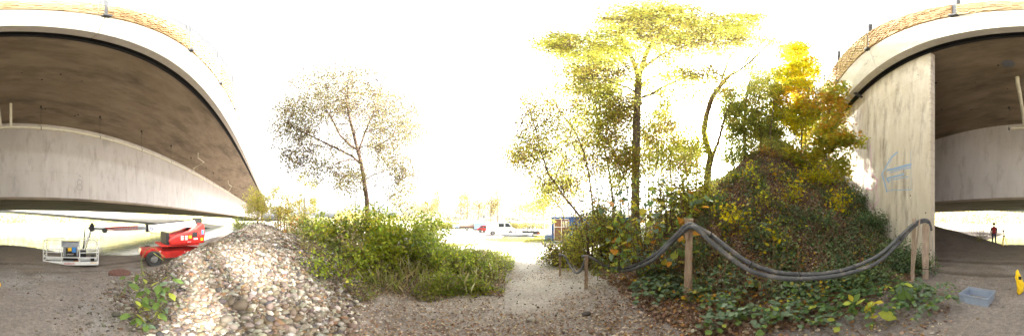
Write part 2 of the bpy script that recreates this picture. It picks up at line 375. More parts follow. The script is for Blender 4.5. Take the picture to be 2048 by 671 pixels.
def ell(n, c, r, hollow=.0, rs=None):
    g = rs or R; d = g.normal(size=(n, 3)); d /= np.linalg.norm(d, axis=1, keepdims=True)
    return np.array(c)+d*(hollow+(1-hollow)*g.random((n, 1))**(1/2.2))*np.array(r)
def tree(name, label, cat, base, stems, attract, leaves, cols, wts, bark='bark_grey', lsize=.08, spread=.3, tpl=None, tilt=.9, tip=.006, group=None, leafmat='leaf', cull=0.0, jit=.10, along=.5, gravity=0, flat=1.0, bare=0.0, seg=.45, gaps=.28):
    root = empty(name, base, label=label, cat=cat, group=group)
    A, Pa, rad, tips, nst = grow(stems, attract, tip, seg, jit=jit, gravity=gravity)
    b = np.array(base); me = limbs_mesh(A-b, Pa, rad, 'trunk', cull); link('trunk', me, bark, root)
    if leaves:
        tips = tips[vn(A[tips, 0]*1.1+A[tips, 2]*.8+11, A[tips, 1]*1.1-A[tips, 2]*.6+7) > gaps]
        thin = np.nonzero((rad < tip*3.0) & (np.arange(len(A)) >= nst))[0]
        keep = tips if bare == 0 else tips[R.random(len(tips)) > bare]
        src = np.where(R.random(leaves) < along, R.choice(thin, leaves), R.choice(keep, leaves))
        pos = A[src]+R.normal(0, spread, (leaves, 3))*np.array([1, 1, flat])
        cl = vn(pos[:, 0]*.9+pos[:, 2]*.7+31, pos[:, 1]*.9+pos[:, 2]*.4)
        T = palette(leaves, cols, wts, clump=np.clip((cl-.2)/.6, 0, .999))
        foliage('crown', [scatter(tpl or t_rhomb(), pos-b, R.uniform(.6, 1.25, leaves)*lsize, rotmats(leaves, tilt), T)], leafmat, root)
    return root
# ------------------------------------------------------------------ ground and water
def ground_material():
    m = bpy.data.materials.new('ground'); m.use_nodes = True; n = m.node_tree; n.nodes.clear(); L = n.links.new
    o = n.nodes.new('ShaderNodeOutputMaterial'); b = n.nodes.new('ShaderNodeBsdfPrincipled'); b.inputs['Roughness'].default_value = .92; b.inputs['Specular IOR Level'].default_value = .25; L(b.outputs[0], o.inputs[0])
    tc = n.nodes.new('ShaderNodeTexCoord')
    at = n.nodes.new('ShaderNodeAttribute'); at.attribute_name = 'tint'
    def noise(s, d=8):
        t = n.nodes.new('ShaderNodeTexNoise'); t.inputs['Scale'].default_value = s; t.inputs['Detail'].default_value = d; t.inputs['Roughness'].default_value = .7; L(tc.outputs['Object'], t.inputs[0]); return t
    def mul(a, fac, lo, hi):
        r = n.nodes.new('ShaderNodeMapRange'); L(fac, r.inputs[0]); r.inputs[1].default_value = .3; r.inputs[2].default_value = .7; r.inputs[3].default_value = lo; r.inputs[4].default_value = hi
        h_ = n.nodes.new('ShaderNodeHueSaturation'); L(a, h_.inputs['Color']); L(r.outputs[0], h_.inputs['Value']); return h_.outputs[0]
    c = mul(at.outputs['Color'], noise(1.3).outputs[0], .78, 1.2); c = mul(c, noise(14).outputs[0], .7, 1.3); c = mul(c, noise(70).outputs[0], .6, 1.4)
    v = n.nodes.new('ShaderNodeTexVoronoi'); v.inputs['Scale'].default_value = 26; L(tc.outputs['Object'], v.inputs[0])
    rp = n.nodes.new('ShaderNodeValToRGB'); rp.color_ramp.elements[0].position = .10; rp.color_ramp.elements[1].position = .16; rp.color_ramp.elements[0].color = (1, 1, 1, 1); rp.color_ramp.elements[1].color = (0, 0, 0, 1); L(v.outputs['Distance'], rp.inputs[0])
    mx = n.nodes.new('ShaderNodeMix'); mx.data_type = 'RGBA'; L(rp.outputs[0], mx.inputs[0]); L(c, mx.inputs[6]); mx.inputs[7].default_value = (.30, .28, .26, 1); L(mx.outputs[2], b.inputs['Base Color'])
    t = noise(45, 8); bm = n.nodes.new('ShaderNodeBump'); bm.inputs['Strength'].default_value = .7; bm.inputs['Distance'].default_value = .02; L(t.outputs[0], bm.inputs['Height']); L(bm.outputs[0], b.inputs['Normal'])
    M['ground'] = m
ground_material()
NA = 1440
rr = np.concatenate([[0.02], np.geomspace(.35, 30, 260), np.geomspace(31, 1500, 80)]); aa = np.arange(NA)*2*PI/NA
RRg, AAg = np.meshgrid(rr, aa, indexing='ij'); GX = RRg*np.sin(AAg); GY = RRg*np.cos(AAg); GZ = h(GX, GY)
V = np.stack([GX, GY, GZ], -1).reshape(-1, 3); i0 = np.arange(len(rr)-1)[:, None]*NA; j0 = np.arange(NA)[None]; j1 = (j0+1) % NA
F = np.stack([i0+j0, i0+NA+j0, i0+NA+j1, i0+j1], -1).reshape(-1, 4)[:, ::-1]
def mixc(a, b, t): return a*(1-t[:, None])+np.array(b)*t[:, None]
X, Y = V[:, 0], V[:, 1]
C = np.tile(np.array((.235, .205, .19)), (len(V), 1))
C = mixc(C, (.145, .118, .098), ss(2.5, 6.5, Y+1.2*fbm(X*.5, Y*.5)-.6))            # darker brown dirt under the bridge
trk = np.minimum(np.abs(Y-4.9-.06*(X-2)-.5*np.sin(X*.35)), np.abs(Y-6.6-.06*(X-2)-.5*np.sin(X*.35)))
C = mixc(C, (.095, .076, .062), ss(.30, .08, trk)*.75*(Y > 2))
C = mixc(C, (.20, .17, .145), ss(.25, .42, trk)*ss(.75, .5, trk)*.5*(Y > 2))
C = mixc(C, (.27, .255, .245), ss(.50, .66, fbm(X*.9+3, Y*.9+8))*ss(7.5, 3.5, Y)*ss(-1, 1.5, Y)*.8)
C = mixc(C, (.48, .45, .41), ss(-1.2, -5.0, Y)*ss(8, 2, np.abs(X+.12*Y+.6)-1.5)*ss(-25, -8, -np.abs(Y)))  # pale gravel yard and track
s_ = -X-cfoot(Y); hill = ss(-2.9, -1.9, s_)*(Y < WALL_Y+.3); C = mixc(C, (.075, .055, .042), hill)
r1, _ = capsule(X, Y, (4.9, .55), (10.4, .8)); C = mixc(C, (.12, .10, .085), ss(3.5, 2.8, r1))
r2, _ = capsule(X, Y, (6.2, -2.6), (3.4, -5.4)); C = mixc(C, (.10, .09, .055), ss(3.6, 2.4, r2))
C = mixc(C, (.40, .38, .24), ss(60, 75, Y)); C = mixc(C, (.42, .40, .33), ss(-25, -40, Y))
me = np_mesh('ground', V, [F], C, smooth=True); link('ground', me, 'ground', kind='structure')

def water_material():
    m = bpy.data.materials.new('water'); m.use_nodes = True; n = m.node_tree; b = n.nodes['Principled BSDF']; L = n.links.new
    b.inputs['Base Color'].default_value = (.10, .12, .08, 1); b.inputs['Roughness'].default_value = .10; b.inputs['IOR'].default_value = 1.33
    tc = n.nodes.new('ShaderNodeTexCoord'); mp = n.nodes.new('ShaderNodeMapping'); mp.inputs['Scale'].default_value = (.5, 1.6, 1); L(tc.outputs['Object'], mp.inputs[0])
    t = n.nodes.new('ShaderNodeTexNoise'); t.inputs['Scale'].default_value = .9; t.inputs['Detail'].default_value = 5; L(mp.outputs[0], t.inputs[0])
    bm = n.nodes.new('ShaderNodeBump'); bm.inputs['Strength'].default_value = .25; bm.inputs['Distance'].default_value = .12; L(t.outputs[0], bm.inputs['Height']); L(bm.outputs[0], b.inputs['Normal']); M['water'] = m
water_material()
me = bpy.data.meshes.new('river'); me.from_pydata([(-400, 8, -4.7), (600, 8, -4.7), (600, 74, -4.7), (-400, 74, -4.7)], [], [(0, 1, 2, 3)]); link('river', me, 'water', kind='structure')

# ------------------------------------------------------------------ the bridge over us
ZG = 9.36                                      # height of the drip groove above the eye
X0, X1 = -46, 190
br = empty('box_girder_bridge', (0, 0, 0), label='wide concrete road bridge overhead with white edge beam and box girder', cat='bridge')
def strip(name, prof, m, x0=X0, x1=X1, parent=br, nx=1):
    b = MB(); xs = np.linspace(x0, x1, nx+1)
    for a, c in zip(xs[:-1], xs[1:]): b.prism(prof, a, c, axis='x')
    return b.build(name, m, parent)
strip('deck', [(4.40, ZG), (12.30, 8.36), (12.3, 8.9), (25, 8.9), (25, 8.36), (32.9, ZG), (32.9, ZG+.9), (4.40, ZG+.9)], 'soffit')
strip('groove', [(4.07, ZG+.22), (4.42, ZG+.22), (4.42, ZG+.5), (4.07, ZG+.5)], 'groove')
strip('drip_strip', [(4.36, ZG-.03), (4.41, ZG-.03), (4.41, ZG+.22), (4.36, ZG+.22)], 'groove')
# edge beam in cast lengths with open joints
for k in range(26):
    a = -13.66+k*7.84
    MB().prism([(3.68, ZG+.02), (4.08, ZG+.02), (4.08, ZG+2.0), (3.40, ZG+2.42), (3.32, ZG+2.36)], a+.012, a+7.828, axis='x').build('edge_beam', 'edge', br)
MB().prism([(3.68, ZG+.02), (4.08, ZG+.02), (4.08, ZG+2.0), (3.40, ZG+2.42), (3.32, ZG+2.36)], X0, -13.69, axis='x').build('edge_beam', 'edge', br)
strip('edge_beam', [(33.4, ZG), (32.9, ZG), (32.9, ZG+2), (33.4, ZG+2)], 'edge')
bw = strip('web', [(12.30, 1.63), (12.30, 8.9), (12.8, 8.9), (12.8, 1.63)], 'web')
strip('web', [(24.5, 1.63), (24.5, 8.9), (25, 8.9), (25, 1.63)], 'web')
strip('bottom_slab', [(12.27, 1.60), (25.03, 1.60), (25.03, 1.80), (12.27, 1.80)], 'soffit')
for zz in (3.9, 6.4): strip('board_joint', [(12.288, zz), (12.302, zz), (12.302, zz+.02), (12.288, zz+.02)], 'web')
for yy in (5.9, 7.6, 9.4): 
    z = ZG-(yy-4.4)*.1266; strip('board_joint', [(yy, z-.012), (yy+.03, z-.015), (yy+.03, z+.02), (yy, z+.02)], 'soffit')
for k in range(-3, 22):
    xj = 1.6+k*4.6; MB().prism([(4.45, ZG-.010), (12.29, 8.356), (12.29, 8.40), (4.45, ZG+.03)], xj, xj+.035, axis='x').build('cast_joint', 'soffit', br)
for k in range(-4, 30):
    xj = .7+k*2.6; MB().box((xj, 12.288, 1.7), (xj+.02, 12.302, 8.35)).build('board_joint', 'web', br)
# noise barrier on the parapet: textured panels, posts, and the wires over them
for k in range(-9, 5):
    a = -1.92+k*3.93 if k >= 0 else -1.92+k*3.93
    zt = ZG+5.75; b = MB(); ns = 15
    for i in range(ns):
        z0 = ZG+2.40+i*(zt-ZG-2.4)/ns; z1 = z0+(zt-ZG-2.4)/ns
        xs = np.linspace(a+.07, a+3.86, 25)
        for q, (xa, xb) in enumerate(zip(xs[:-1], xs[1:])):
            dd = .05*rnd.random()+(.03 if (i+q) % 2 else 0); b.box((xa, 3.30-dd, z0), (xb, 3.48, z1-.02))
    b.build('barrier_panel', 'barrier' if k % 2 else 'barrier_b', br, kind='stuff')
for k in range(-9, 14):
    a = -1.92+k*3.93
    b = MB(); b.box((a-.06, 3.30, ZG+2.3), (a+.06, 3.46, ZG+8.2)); b.box((a-.11, 3.16, ZG+2.25), (a+.11, 3.5, ZG+2.55)); b.build('barrier_post', 'steel_dark', br)
for i in range(7):
    z = ZG+5.95+i*.34
    MB().tube([(X0+10, 3.38, z), (60, 3.38, z)], .02, 5).build('barrier_wire', 'steel_dark', br)
# stain marks and small fixings in the edge beam
for px_, (xa, ln) in enumerate(((1.0, 1.7), (-2.6, 1.5), (5.2, .9), (9.6, .8), (-6.6, 1.1))):
    b = MB(); r_ = random.Random(px_)
    for i in range(26):
        t = i/26*ln+r_.uniform(-.03, .03); zz = ZG+1.15+r_.uniform(-.10, .10)+.1*math.sin(i); yo = 3.68-(zz-ZG-.02)*.154
        b.box((xa+t, yo-.004, zz), (xa+t+r_.uniform(.02, .07), yo+.02, zz+r_.uniform(.01, .04)))
    b.build('rust_mark', 'steel_dark', br, kind='stuff')
# drain pipe with hangers under the cantilever
PY, PZ = 10.1, 6.50
def yp(x, z=0): return PY
pipe = MB().tube([(-1.75, PY, PZ), (-1.0, PY, PZ), (-.2, PY, PZ), (185, PY, PZ-.3)], .105, 12).build('drain_pipe', 'pipe', br, smooth=True)
MB().tube([(-1.80, PY, PZ), (-1.62, PY, PZ)], .135, 12).build('pipe_socket', 'pipe', br, smooth=True)
MB().tube([(-1.06, 7.35, 8.98), (-1.04, 7.4, 8.35), (-1.0, 9.1, PZ+.75), (-1.0, PY-.1, PZ+.1)], .10, 12).build('down_pipe', 'pipe', br, smooth=True)
MB().tube([(-.35, 9.9, 8.65), (-.35, 9.95, 7.4), (-.35, PY, PZ)], .09, 12).build('down_pipe', 'pipe', br, smooth=True)
MB().tube([(-1.25, 6.2, 9.06), (-1.25, 6.2, 9.125)], .27, 18).build('drain_cover', 'patch', br)
hx = []
for x_ in (82, 200, 283, 342, 382, 412): hx.append(PY*math.tan(az(x_)))
hx.insert(0, PY*math.tan(az(2018)))
for i in range(6): hx.append(hx[-1]+3.2)
for x_ in hx:
    b = MB(); b.tube([(x_, PY, PZ), (x_, PY, 8.62)], .008, 6); b.tube([(x_-.02, PY, PZ), (x_+.02, PY, PZ)], .125, 12)
    b.box((x_-.05, PY-.05, 8.48), (x_+.05, PY+.05, 8.66)); b.tube([(x_, PY, 8.45), (x_+.12, PY-.05, 8.25)], .02, 5); b.build('pipe_hanger', 'hanger', br)
# small side pipe far along
q = P(385, 330, 12.0); MB().tube([(17.5, 8.6, 8.65), (17.5, 8.6, 7.9), (19.3, 8.6, 7.9), (19.3, 10.1, 7.3), (19.3, 10.1, 6.5)], .05, 8).build('side_pipe', 'pipe', br)
MB().tube([(33, 9.2, 8.65), (33, 9.2, 7.9), (36, 9.2, 7.9), (36, 10.1, 6.6)], .06, 8).build('side_pipe', 'pipe', br)
# fixing holes and spalls in the soffit
r_ = random.Random(5)
for i in range(46):
    x_, y_ = r_.uniform(-9, 26), r_.uniform(4.8, 11.6); z = ZG-(y_-4.4)*.1266
    MB().tube([(x_, y_, z-.006), (x_, y_, z+.02)], r_.choice([.03, .05, .035, .07]), 8).build('fixing_hole', 'groove', br)
for i in range(40):
    x_, z_ = r_.uniform(-9, 22), r_.uniform(1.9, 6.2)
    MB().tube([(x_, 12.293, z_), (x_, 12.31, z_)], r_.choice([.02, .03, .04]), 8).build('fixing_hole', 'number_grey', br)
# faded grey number on the web
def stroke(pts, wd, fn, name, m, parent, th=.004):
    """a painted stroke on a surface; pts in the surface's (a, b), fn maps (a, b, out) to the place"""
    b = MB()
    for (a0, b0), (a1, b1) in zip(pts, pts[1:]):
        d = math.hypot(a1-a0, b1-b0) or 1; nx, ny = -(b1-b0)/d*wd/2, (a1-a0)/d*wd/2
        e = wd*.3/d; a0_, b0_, a1_, b1_ = a0-(a1-a0)*e, b0-(b1-b0)*e, a1+(a1-a0)*e, b1+(b1-b0)*e
        b.add([fn(a0_+nx, b0_+ny, th), fn(a1_+nx, b1_+ny, th), fn(a1_-nx, b1_-ny, th), fn(a0_-nx, b0_-ny, th)], [(0, 1, 2, 3)]); th += .0004
    return b.build(name, m, parent)
def on_web(a, b, o): return (a, 12.30-o, b)
xc, zc = 12.3*math.tan(az(159)), 2.9
stroke([(xc+.20*math.sin(t), zc+.30+.22*math.cos(t)) for t in np.linspace(0, 2*PI, 14)], .07, on_web, 'painted_number', 'number_grey', br)
stroke([(xc+.24*math.sin(t), zc-.14+.24*math.cos(t)) for t in np.linspace(0, 2*PI, 14)], .08, on_web, 'painted_number', 'number_grey', br, .009)
stroke([(xc-.05, zc+.9), (xc+.1, zc+.8)], .09, on_web, 'painted_number', 'number_grey', br)

# ------------------------------------------------------------------ abutment wing wall
ww = empty('wing_wall', (-3.5, WALL_Y, 0), label='tall pale concrete wing wall with pink and blue graffiti beside the embankment', cat='wall')
def wpart(name, x0, x1, m='wall', y=0):
    return MB().box((x0+3.5, y, -3), (x1+3.5, y+.24, ZG+.21)).build(name, m, ww)
XJ = -4.38*math.tan(-az(1732-2048))
wpart('wall_panel', XJ+.012, -3.5); wpart('wall_panel', -26, XJ-.012); wpart('wall_panel', -45, -26.03)
b = MB(); r_ = random.Random(3)
for i in range(34):
    z0 = -2+i*.33; b.box((-.06+r_.uniform(-.02, .02), -.02, z0), (.015, .22, z0+.30))
b.build('corner_bead', 'wall', ww)
dx = 4.3*math.tan(az(1722-2048))+3.5
MB().tube([(dx-.35, -.72, ZG+1.0), (dx-.30, -.70, ZG+.55), (dx-.05, -.30, ZG-.1), (dx+.1, -.07, ZG-.45)], [.09, .11, .12, .07], 10).build('gutter_pipe', 'steel_dark', ww, smooth=True)
def wpix(x, y):
    a = az(x-2048); d = WALL_Y/math.cos(a); p = P(x, y, d); return (p.x+3.5, p.z)
def on_wall(a, b, o): return (a, -o, b)
def graf(pts, wd, m, th=.004): stroke([wpix(*p) for p in pts], wd, on_wall, 'graffiti', m, ww, th)
graf([(1795, 304), (1783, 314), (1774, 330), (1764, 348), (1769, 363), (1774, 383)], .10, 'graf_blue')
graf([(1774, 382), (1786, 380), (1822, 379)], .035, 'graf_blue', .008)
graf([(1775, 340), (1790, 337), (1805, 333), (1822, 329)], .11, 'graf_blue', .008)
graf([(1780, 345), (1800, 339), (1822, 335)], .05, 'graf_blue', .012)
graf([(1776, 356), (1788, 353), (1808, 348)], .09, 'graf_blue'); graf([(1774, 361), (1790, 358), (1817, 353)], .04, 'graf_blue', .008); graf([(1774, 356), (1778, 364)], .12, 'graf_blue', .012)
graf([(1784, 360), (1785, 381)], .03, 'graf_blue', .016); graf([(1822, 300), (1822, 330), (1823, 360), (1822, 379)], .02, 'graf_blue', .016); graf([(1784, 318), (1778, 332)], .03, 'graf_blue', .016)
graf([(1731, 322), (1733, 345), (1738, 366), (1733, 383), (1734, 400), (1742, 412), (1745, 420)], .07, 'graf_pink')
graf([(1738, 366), (1746, 350), (1742, 345)], .05, 'graf_pink', .008); graf([(1741, 290), (1743, 320), (1741, 345), (1756, 360), (1752, 372)], .06, 'graf_pink', .012); graf([(1754, 358), (1754, 385), (1757, 400), (1747, 415)], .06, 'graf_pink', .016); graf([(1733, 376), (1745, 380), (1754, 372)], .05, 'graf_pink', .02)
r_ = random.Random(8)
for i in range(60):
    x_, z_ = r_.uniform(-9, -.15), r_.uniform(-.3, 8.9)
    MB().tube([(x_, -.003, z_), (x_, .02, z_)], r_.choice([.012, .02, .03]), 7).build('air_hole', 'hanger', ww)
for zz in (2.35, 4.7, 7.0): 
    MB().box((XJ+3.53, -.003, zz), (-.1, .01, zz+.012)).build('form_joint', 'wall', ww)

# ------------------------------------------------------------------ inclined ramp bridge behind
rb = empty('ramp_bridge', (0, 40, 2.35), label='slender second bridge ramp sloping down over the river behind the box girder', cat='bridge')
def ry(x): return -.0705*x
for (x0, x1) in ((-70, -20), (-20, 30), (30, 80), (80, 150)):
    b = MB(); v = []
    for x_ in (x0+.02, x1-.02):
        for y_, z_ in ((0, .0), (0, 2.6), (9, 2.6), (9, .0)): v.append((x_, y_, z_+ry(x_)))
    b.add(v, [(0, 1, 2, 3), (7, 6, 5, 4), (0, 4, 5, 1), (1, 5, 6, 2), (2, 6, 7, 3), (3, 7, 4, 0)]); b.build('girder', 'edge', rb)
b = MB()
for s0, s1 in ((-70, 150),):
    v = []
    for x_ in (s0, s1):
        for y_, z_ in ((-.06, -.30), (-.06, .06), (9, .06), (9, -.30)): v.append((x_, y_, z_+ry(x_)))
    b.add(v, [(0, 1, 2, 3), (7, 6, 5, 4), (0, 4, 5, 1), (1, 5, 6, 2), (2, 6, 7, 3), (3, 7, 4, 0)])
b.build('bottom_flange', 'steel_dark', rb)

# ------------------------------------------------------------------ gravel heap
heap = tag(bpy.data.objects.new('gravel_heap', None), 'long heap of pale river gravel beside the bridge', kind='structure'); col.objects.link(heap)
SC = [(.14, .11, .082), (.18, .155, .125), (.10, .08, .065), (.23, .205, .175), (.155, .11, .072), (.34, .315, .28), (.07, .064, .064), (.17, .10, .055)]
def heap_pts(n, rmax=3.75, rmin=0, dmax=13):
    o = []
    while len(o) < n:
        a = R.uniform(az(90), az(720), 4000); d = 1.5+R.random(4000)**1.5*(dmax-1.5); x = d*np.sin(a); y = d*np.cos(a)
        r, _ = capsule(x, y, (4.9, .55), (10.4, .8)); lim = rmax+1.5*(fbm(x*.6, y*.6+4)-.5)
        k = (r < lim)&(R.random(4000) < np.clip((lim-r)/1.1, .12, 1))
        o += list(zip(x[k], y[k]))
    return np.array(o[:n])
ps = heap_pts(34000); z = h(ps[:, 0], ps[:, 1]); d = np.hypot(ps[:, 0], ps[:, 1])
sz = np.clip(R.lognormal(math.log(.040), .55, len(ps)), .018, .14)
parts = []; tp = [_ico(1, s, (1.25, 1, .6), .1) for s in range(5)]; pk = R.integers(0, 5, len(ps))
for t in range(5):
    k = pk == t; parts.append(scatter(tp[t], np.stack([ps[k, 0], ps[k, 1], z[k]+sz[k]*.16], 1), sz[k], rotmats(k.sum(), .35), palette(k.sum(), SC, (3, 4, 2, 3, 3, 2, 1, .5), .2)))
foliage('gravel', parts, 'stone', heap, kind='stuff')
# the larger stones one by one
tmpl = []
for s in range(8):
    V_, F_ = _ico(2, 40+s, (1.25, 1, .62), .05); t = np.tile(np.array(SC[s]), (len(V_), 1))
    tmpl.append(np_mesh('stone', V_, [F_], t, smooth=True)); tmpl[-1].materials.append(M['stone'])
big = [(480, 615, .22), (455, 643, .19), (500, 560, .15), (392, 580, .12), (390, 605, .12), (505, 620, .13), (540, 640, .15), (560, 645, .14), (462, 605, .12), (430, 600, .11), (602, 572, .16), (590, 600, .12), (595, 640, .16), (550, 603, .11), (415, 520, .12), (447, 590, .11), (525, 575, .12), (610, 655, .13)]
n = 0
for x_, y_, s_ in big+[(None, None, None)]*282:
    if x_ is None:
        a = rnd.uniform(az(270), az(690)); dd = 1.7+rnd.random()**1.3*4.2; p = Vector((dd*math.sin(a), dd*math.cos(a), 0)); r, _ = capsule(np.array([p.x]), np.array([p.y]), (4.9, .55), (10.4, .8))
        if r[0] > 3.4: dd = 3.2; p = Vector((dd*math.sin(az(520)), dd*math.cos(az(520)), 0)); p += Vector((rnd.uniform(-.7, 1.5), rnd.uniform(-.9, .9), 0))
        p.z = H(p.x, p.y); s_ = rnd.uniform(.045, .08)
    else: p = G(x_, y_)
    o = link('stone', tmpl[n % 8], None, heap, loc=(p.x, p.y, p.z+s_*.14)); o.scale = (s_, s_, s_*rnd.uniform(.8, 1.2)); o.rotation_euler = (rnd.gauss(0, .25), rnd.gauss(0, .25), rnd.uniform(0, 6.3)); n += 1
# stones lying on the path
for x_, y_, s_, lb in ((1063, 642, .11, 'pale rounded stone lying alone in the middle of the dirt path'), (1173, 629, .12, 'dark grey stone lying on the litter at the path edge below the short posts'), (775, 645, .07, 'small whitish stone on the path below the bushes')):
    p = G(x_, y_); o = link('stone', tmpl[{.11: 5, .12: 6, .07: 3}[s_]], None, None, loc=(p.x, p.y, p.z+s_*.2), label=lb, cat='stone'); o.scale = (s_, s_, s_)
# loose pebbles on the open ground
def ring_pts(n, x0, x1, d0, d1, pw=1.0):
    a = R.uniform(az(x0), az(x1), n); d = d0+R.random(n)**pw*(d1-d0); return d*np.sin(a), d*np.cos(a)
x, y = ring_pts(9000, -220, 420, 1.3, 9, 1.3); m_ = fbm(x*.9+3, y*.9+8); k = (m_ > .38+.25*R.random(len(x)))&(y > .2); x, y = x[k], y[k]
x3, y3 = ring_pts(9000, 60, 420, 1.6, 5.5, 1.0); r3, _ = capsule(x3, y3, (4.9, .55), (10.4, .8)); k3 = (r3 < 5.2)&(R.random(len(x3)) < np.clip((5.2-r3)/1.7, 0, 1)**1.5*(.3+fbm(x3*1.5, y3*1.5))); x = np.concatenate([x, x3[k3]]); y = np.concatenate([y, y3[k3]])
x2, y2 = ring_pts(2600, 640, 1230, 1.3, 8, 1.2); x = np.concatenate([x, x2]); y = np.concatenate([y, y2])
sz = np.clip(R.lognormal(math.log(.019), .5, len(x)), .008, .065)
foliage('pebbles', [scatter(_ico(1, 9, (1.2, 1, .6), .15), np.stack([x, y, h(x, y)+sz*.15], 1), sz, rotmats(len(x), .3), palette(len(x), SC, (3, 4, 2, 3, 3, 2, 1, .5), .2))], 'stone', kind='stuff')
# ------------------------------------------------------------------ boom lift
fx = Vector((-.80, .60, 0)).normalized()
LZ = -2.42
_a = az(340); lc = Vector((9.7*math.sin(_a), 9.7*math.cos(_a), 0)); LZ = H(lc.x-1.0, lc.y+.9)
lift = empty('boom_lift', (lc.x, lc.y, LZ), math.atan2(fx.y, fx.x), label='red boom lift with white boom lowered to its work basket under the bridge', cat='boom lift')
lm = Matrix.Translation((lc.x, lc.y, LZ)) @ Matrix.Rotation(math.atan2(fx.y, fx.x), 4, 'Z'); li = lm.inverted()
MB().prism([(1.75, .42), (1.85, .62), (1.75, .86), (-.9, .95), (-1.75, .86), (-1.8, .62), (-1.6, .42), (-1.0, .32), (1.0, .32)], -.42, .42).build('chassis', 'red', lift)
for s_ in (1.05, -1.30): MB().box((s_, -.95, .36), (s_+.25, .95, .56), bev=.02).build('axle', 'red_dark', lift)
MB().box((1.25, -.60, .50), (1.72, .60, .84), bev=.05).build('front_cover', 'red', lift)
MB().box((1.74, -.45, .5), (1.78, .45, .60), bev=.01).build('tow_bar', 'black', lift)
for (wx, wy) in ((1.18, 1.0), (1.18, -1.0), (-1.18, 1.0), (-1.18, -1.0)):
    e = .42; w_ = .17; prof = [(.22, w_*.85), (.34, w_), (.40, w_*.9), (.425, w_*.55), (.43, 0), (.425, -w_*.55), (.40, -w_*.9), (.34, -w_), (.22, -w_*.85)]
    V_ = []; F_ = []; n = 28
    for i in range(n):
        t = 2*PI*i/n
        for r_, y_ in prof:
            g = 1-(.018 if (i % 2 and r_ > .39) else 0); V_.append((r_*g*math.cos(t), y_, r_*g*math.sin(t)))
    m_ = len(prof)
    for i in range(n):
        for j in range(m_): F_.append((i*m_+j, i*m_+(j+1) % m_, ((i+1) % n)*m_+(j+1) % m_, ((i+1) % n)*m_+j))
    wh = MB().add(V_, F_).build('tyre', 'tyre', lift); wh.location = (wx, wy, .43); wh.rotation_euler = (0, 0, .16 if wx > 0 else 0)
    b = MB().tube([(0, -.11, 0), (0, .11, 0)], .19, 20); b.tube([(0, -.16, 0), (0, .16, 0)], [.10, .10], 12)
    for k in range(8): t = k*PI/4; b.tube([(.15*math.cos(t), -.13, .15*math.sin(t)), (.15*math.cos(t), .13, .15*math.sin(t))], .018, 6)
    rm = b.build('rim', 'rim', wh)
MB().tube([(0, 0, .93), (0, 0, 1.05)], .55, 24).build('slew_ring', 'black', lift)
MB().box((-1.5, -.85, 1.03), (.75, .85, 1.12), bev=.01).build('turret_plate', 'red_dark', lift)
hood = [(.25, 1.10), (.34, 1.36), (.15, 1.56), (-.15, 1.64), (-1.0, 1.88), (-1.65, 2.32), (-1.82, 2.22), (-1.86, 1.62), (-1.80, 1.14)]
for sy, nm in ((1, 'near'), (-1, 'far')):
    ya, yb = (.36, .92) if sy > 0 else (-.92, -.36)
    me = MB().prism(hood, ya, yb).mesh('hood', False); b = bmesh.new(); b.from_mesh(me); bmesh.ops.bevel(b, geom=list(b.edges), offset=.07, segments=3, affect='EDGES', profile=.6)
    for f in b.faces: f.smooth = True
    b.to_mesh(me); b.free(); hd = link('hood', me, 'red', lift)
    if sy > 0:
        yy = .925
        MB().box((-1.35, yy, 1.52), (-1.02, yy+.02, 1.82)).build('grille', 'black', hd)
        MB().box((-.98, yy, 1.46), (-.80, yy+.012, 1.62)).build('sticker', 'yellow_paint', hd)
        MB().box((-1.72, yy, 1.30), (-1.56, yy+.012, 1.46)).build('sticker', 'yellow_paint', hd)
        MB().box((-1.76, yy, 1.66), (-1.62, yy+.012, 1.92)).build('sticker', 'blue_paint', hd)
        MB().box((-1.35, yy, 1.38), (-1.12, yy+.012, 1.46)).build('sticker', 'text_white', hd)
        mw = Matrix.Translation((-.36, yy+.004, 1.40)) @ Matrix.Rotation(PI, 4, 'Z') @ Matrix.Rotation(PI/2, 4, 'X')
        for kx in range(2):
            for kz in range(3): MB().box((-.50-kx*.24, yy, 1.38+kz*.09), (-.34-kx*.24, yy+.012, 1.44+kz*.09)).build('sticker', 'text_white', hd)
        text('diesel', .10, 'text_white', 'lettering', hd, Matrix.Translation((-.72, yy+.004, 1.24)) @ Matrix.Rotation(PI, 4, 'Z') @ Matrix.Rotation(PI/2, 4, 'X'))
MB().box((.28, -.50, 1.08), (.46, .80, 1.80), bev=.03).build('hose_tray', 'black', lift)
text('N', .13, 'text_white', 'lettering', lift, Matrix.Translation((.75, .424, .68)) @ Matrix.Rotation(PI, 4, 'Z') @ Matrix.Rotation(PI/2, 4, 'X'))
for k, x_ in enumerate((-.78, -.98, -1.18)): MB().tube([(x_, .424, .62), (x_, .432, .62)], .045-.01*(k % 2), 3+k).build('decal', 'text_white', lift)
# boom: rear pivot, base section, two telescopes, red truss section
bz = 2.12; bA = Vector((-1.75, 0, 2.42)); bB = Vector((1.35, 0, 2.12)); bC = Vector((4.55, 0, 1.98))
b = MB(); b.tube([(-1.75, -.3, 2.42), (-1.75, .3, 2.42)], .19, 16); b.box((-2.0, -.26, 2.30), (-1.6, .26, 2.62), bev=.03); b.tube([(-1.62, -.15, 2.3), (-1.1, -.15, 1.9)], .07, 8); b.tube([(-1.5, .2, 2.55), (-1.95, .2, 2.60), (-2.02, .2, 2.36)], .04, 6); b.build('boom_pivot', 'black', lift)
MB().beam((-1.7, 0, 2.30), (1.35, 0, 2.00), .30, .36).build('boom', 'white', lift)
MB().beam((-1.3, 0, 2.49), (1.45, 0, 2.215), .10, .05).build('hose_guide', 'black', lift)
ang = math.atan2(.30, 3.05)
mw = Matrix.Translation((1.25, .154, 1.90)) @ Matrix.Rotation(-ang*-1, 4, 'Y') @ Matrix.Rotation(PI, 4, 'Z') @ Matrix.Rotation(PI/2, 4, 'X')
text('fach mieten', .31, 'navy', 'lettering', lift, mw)
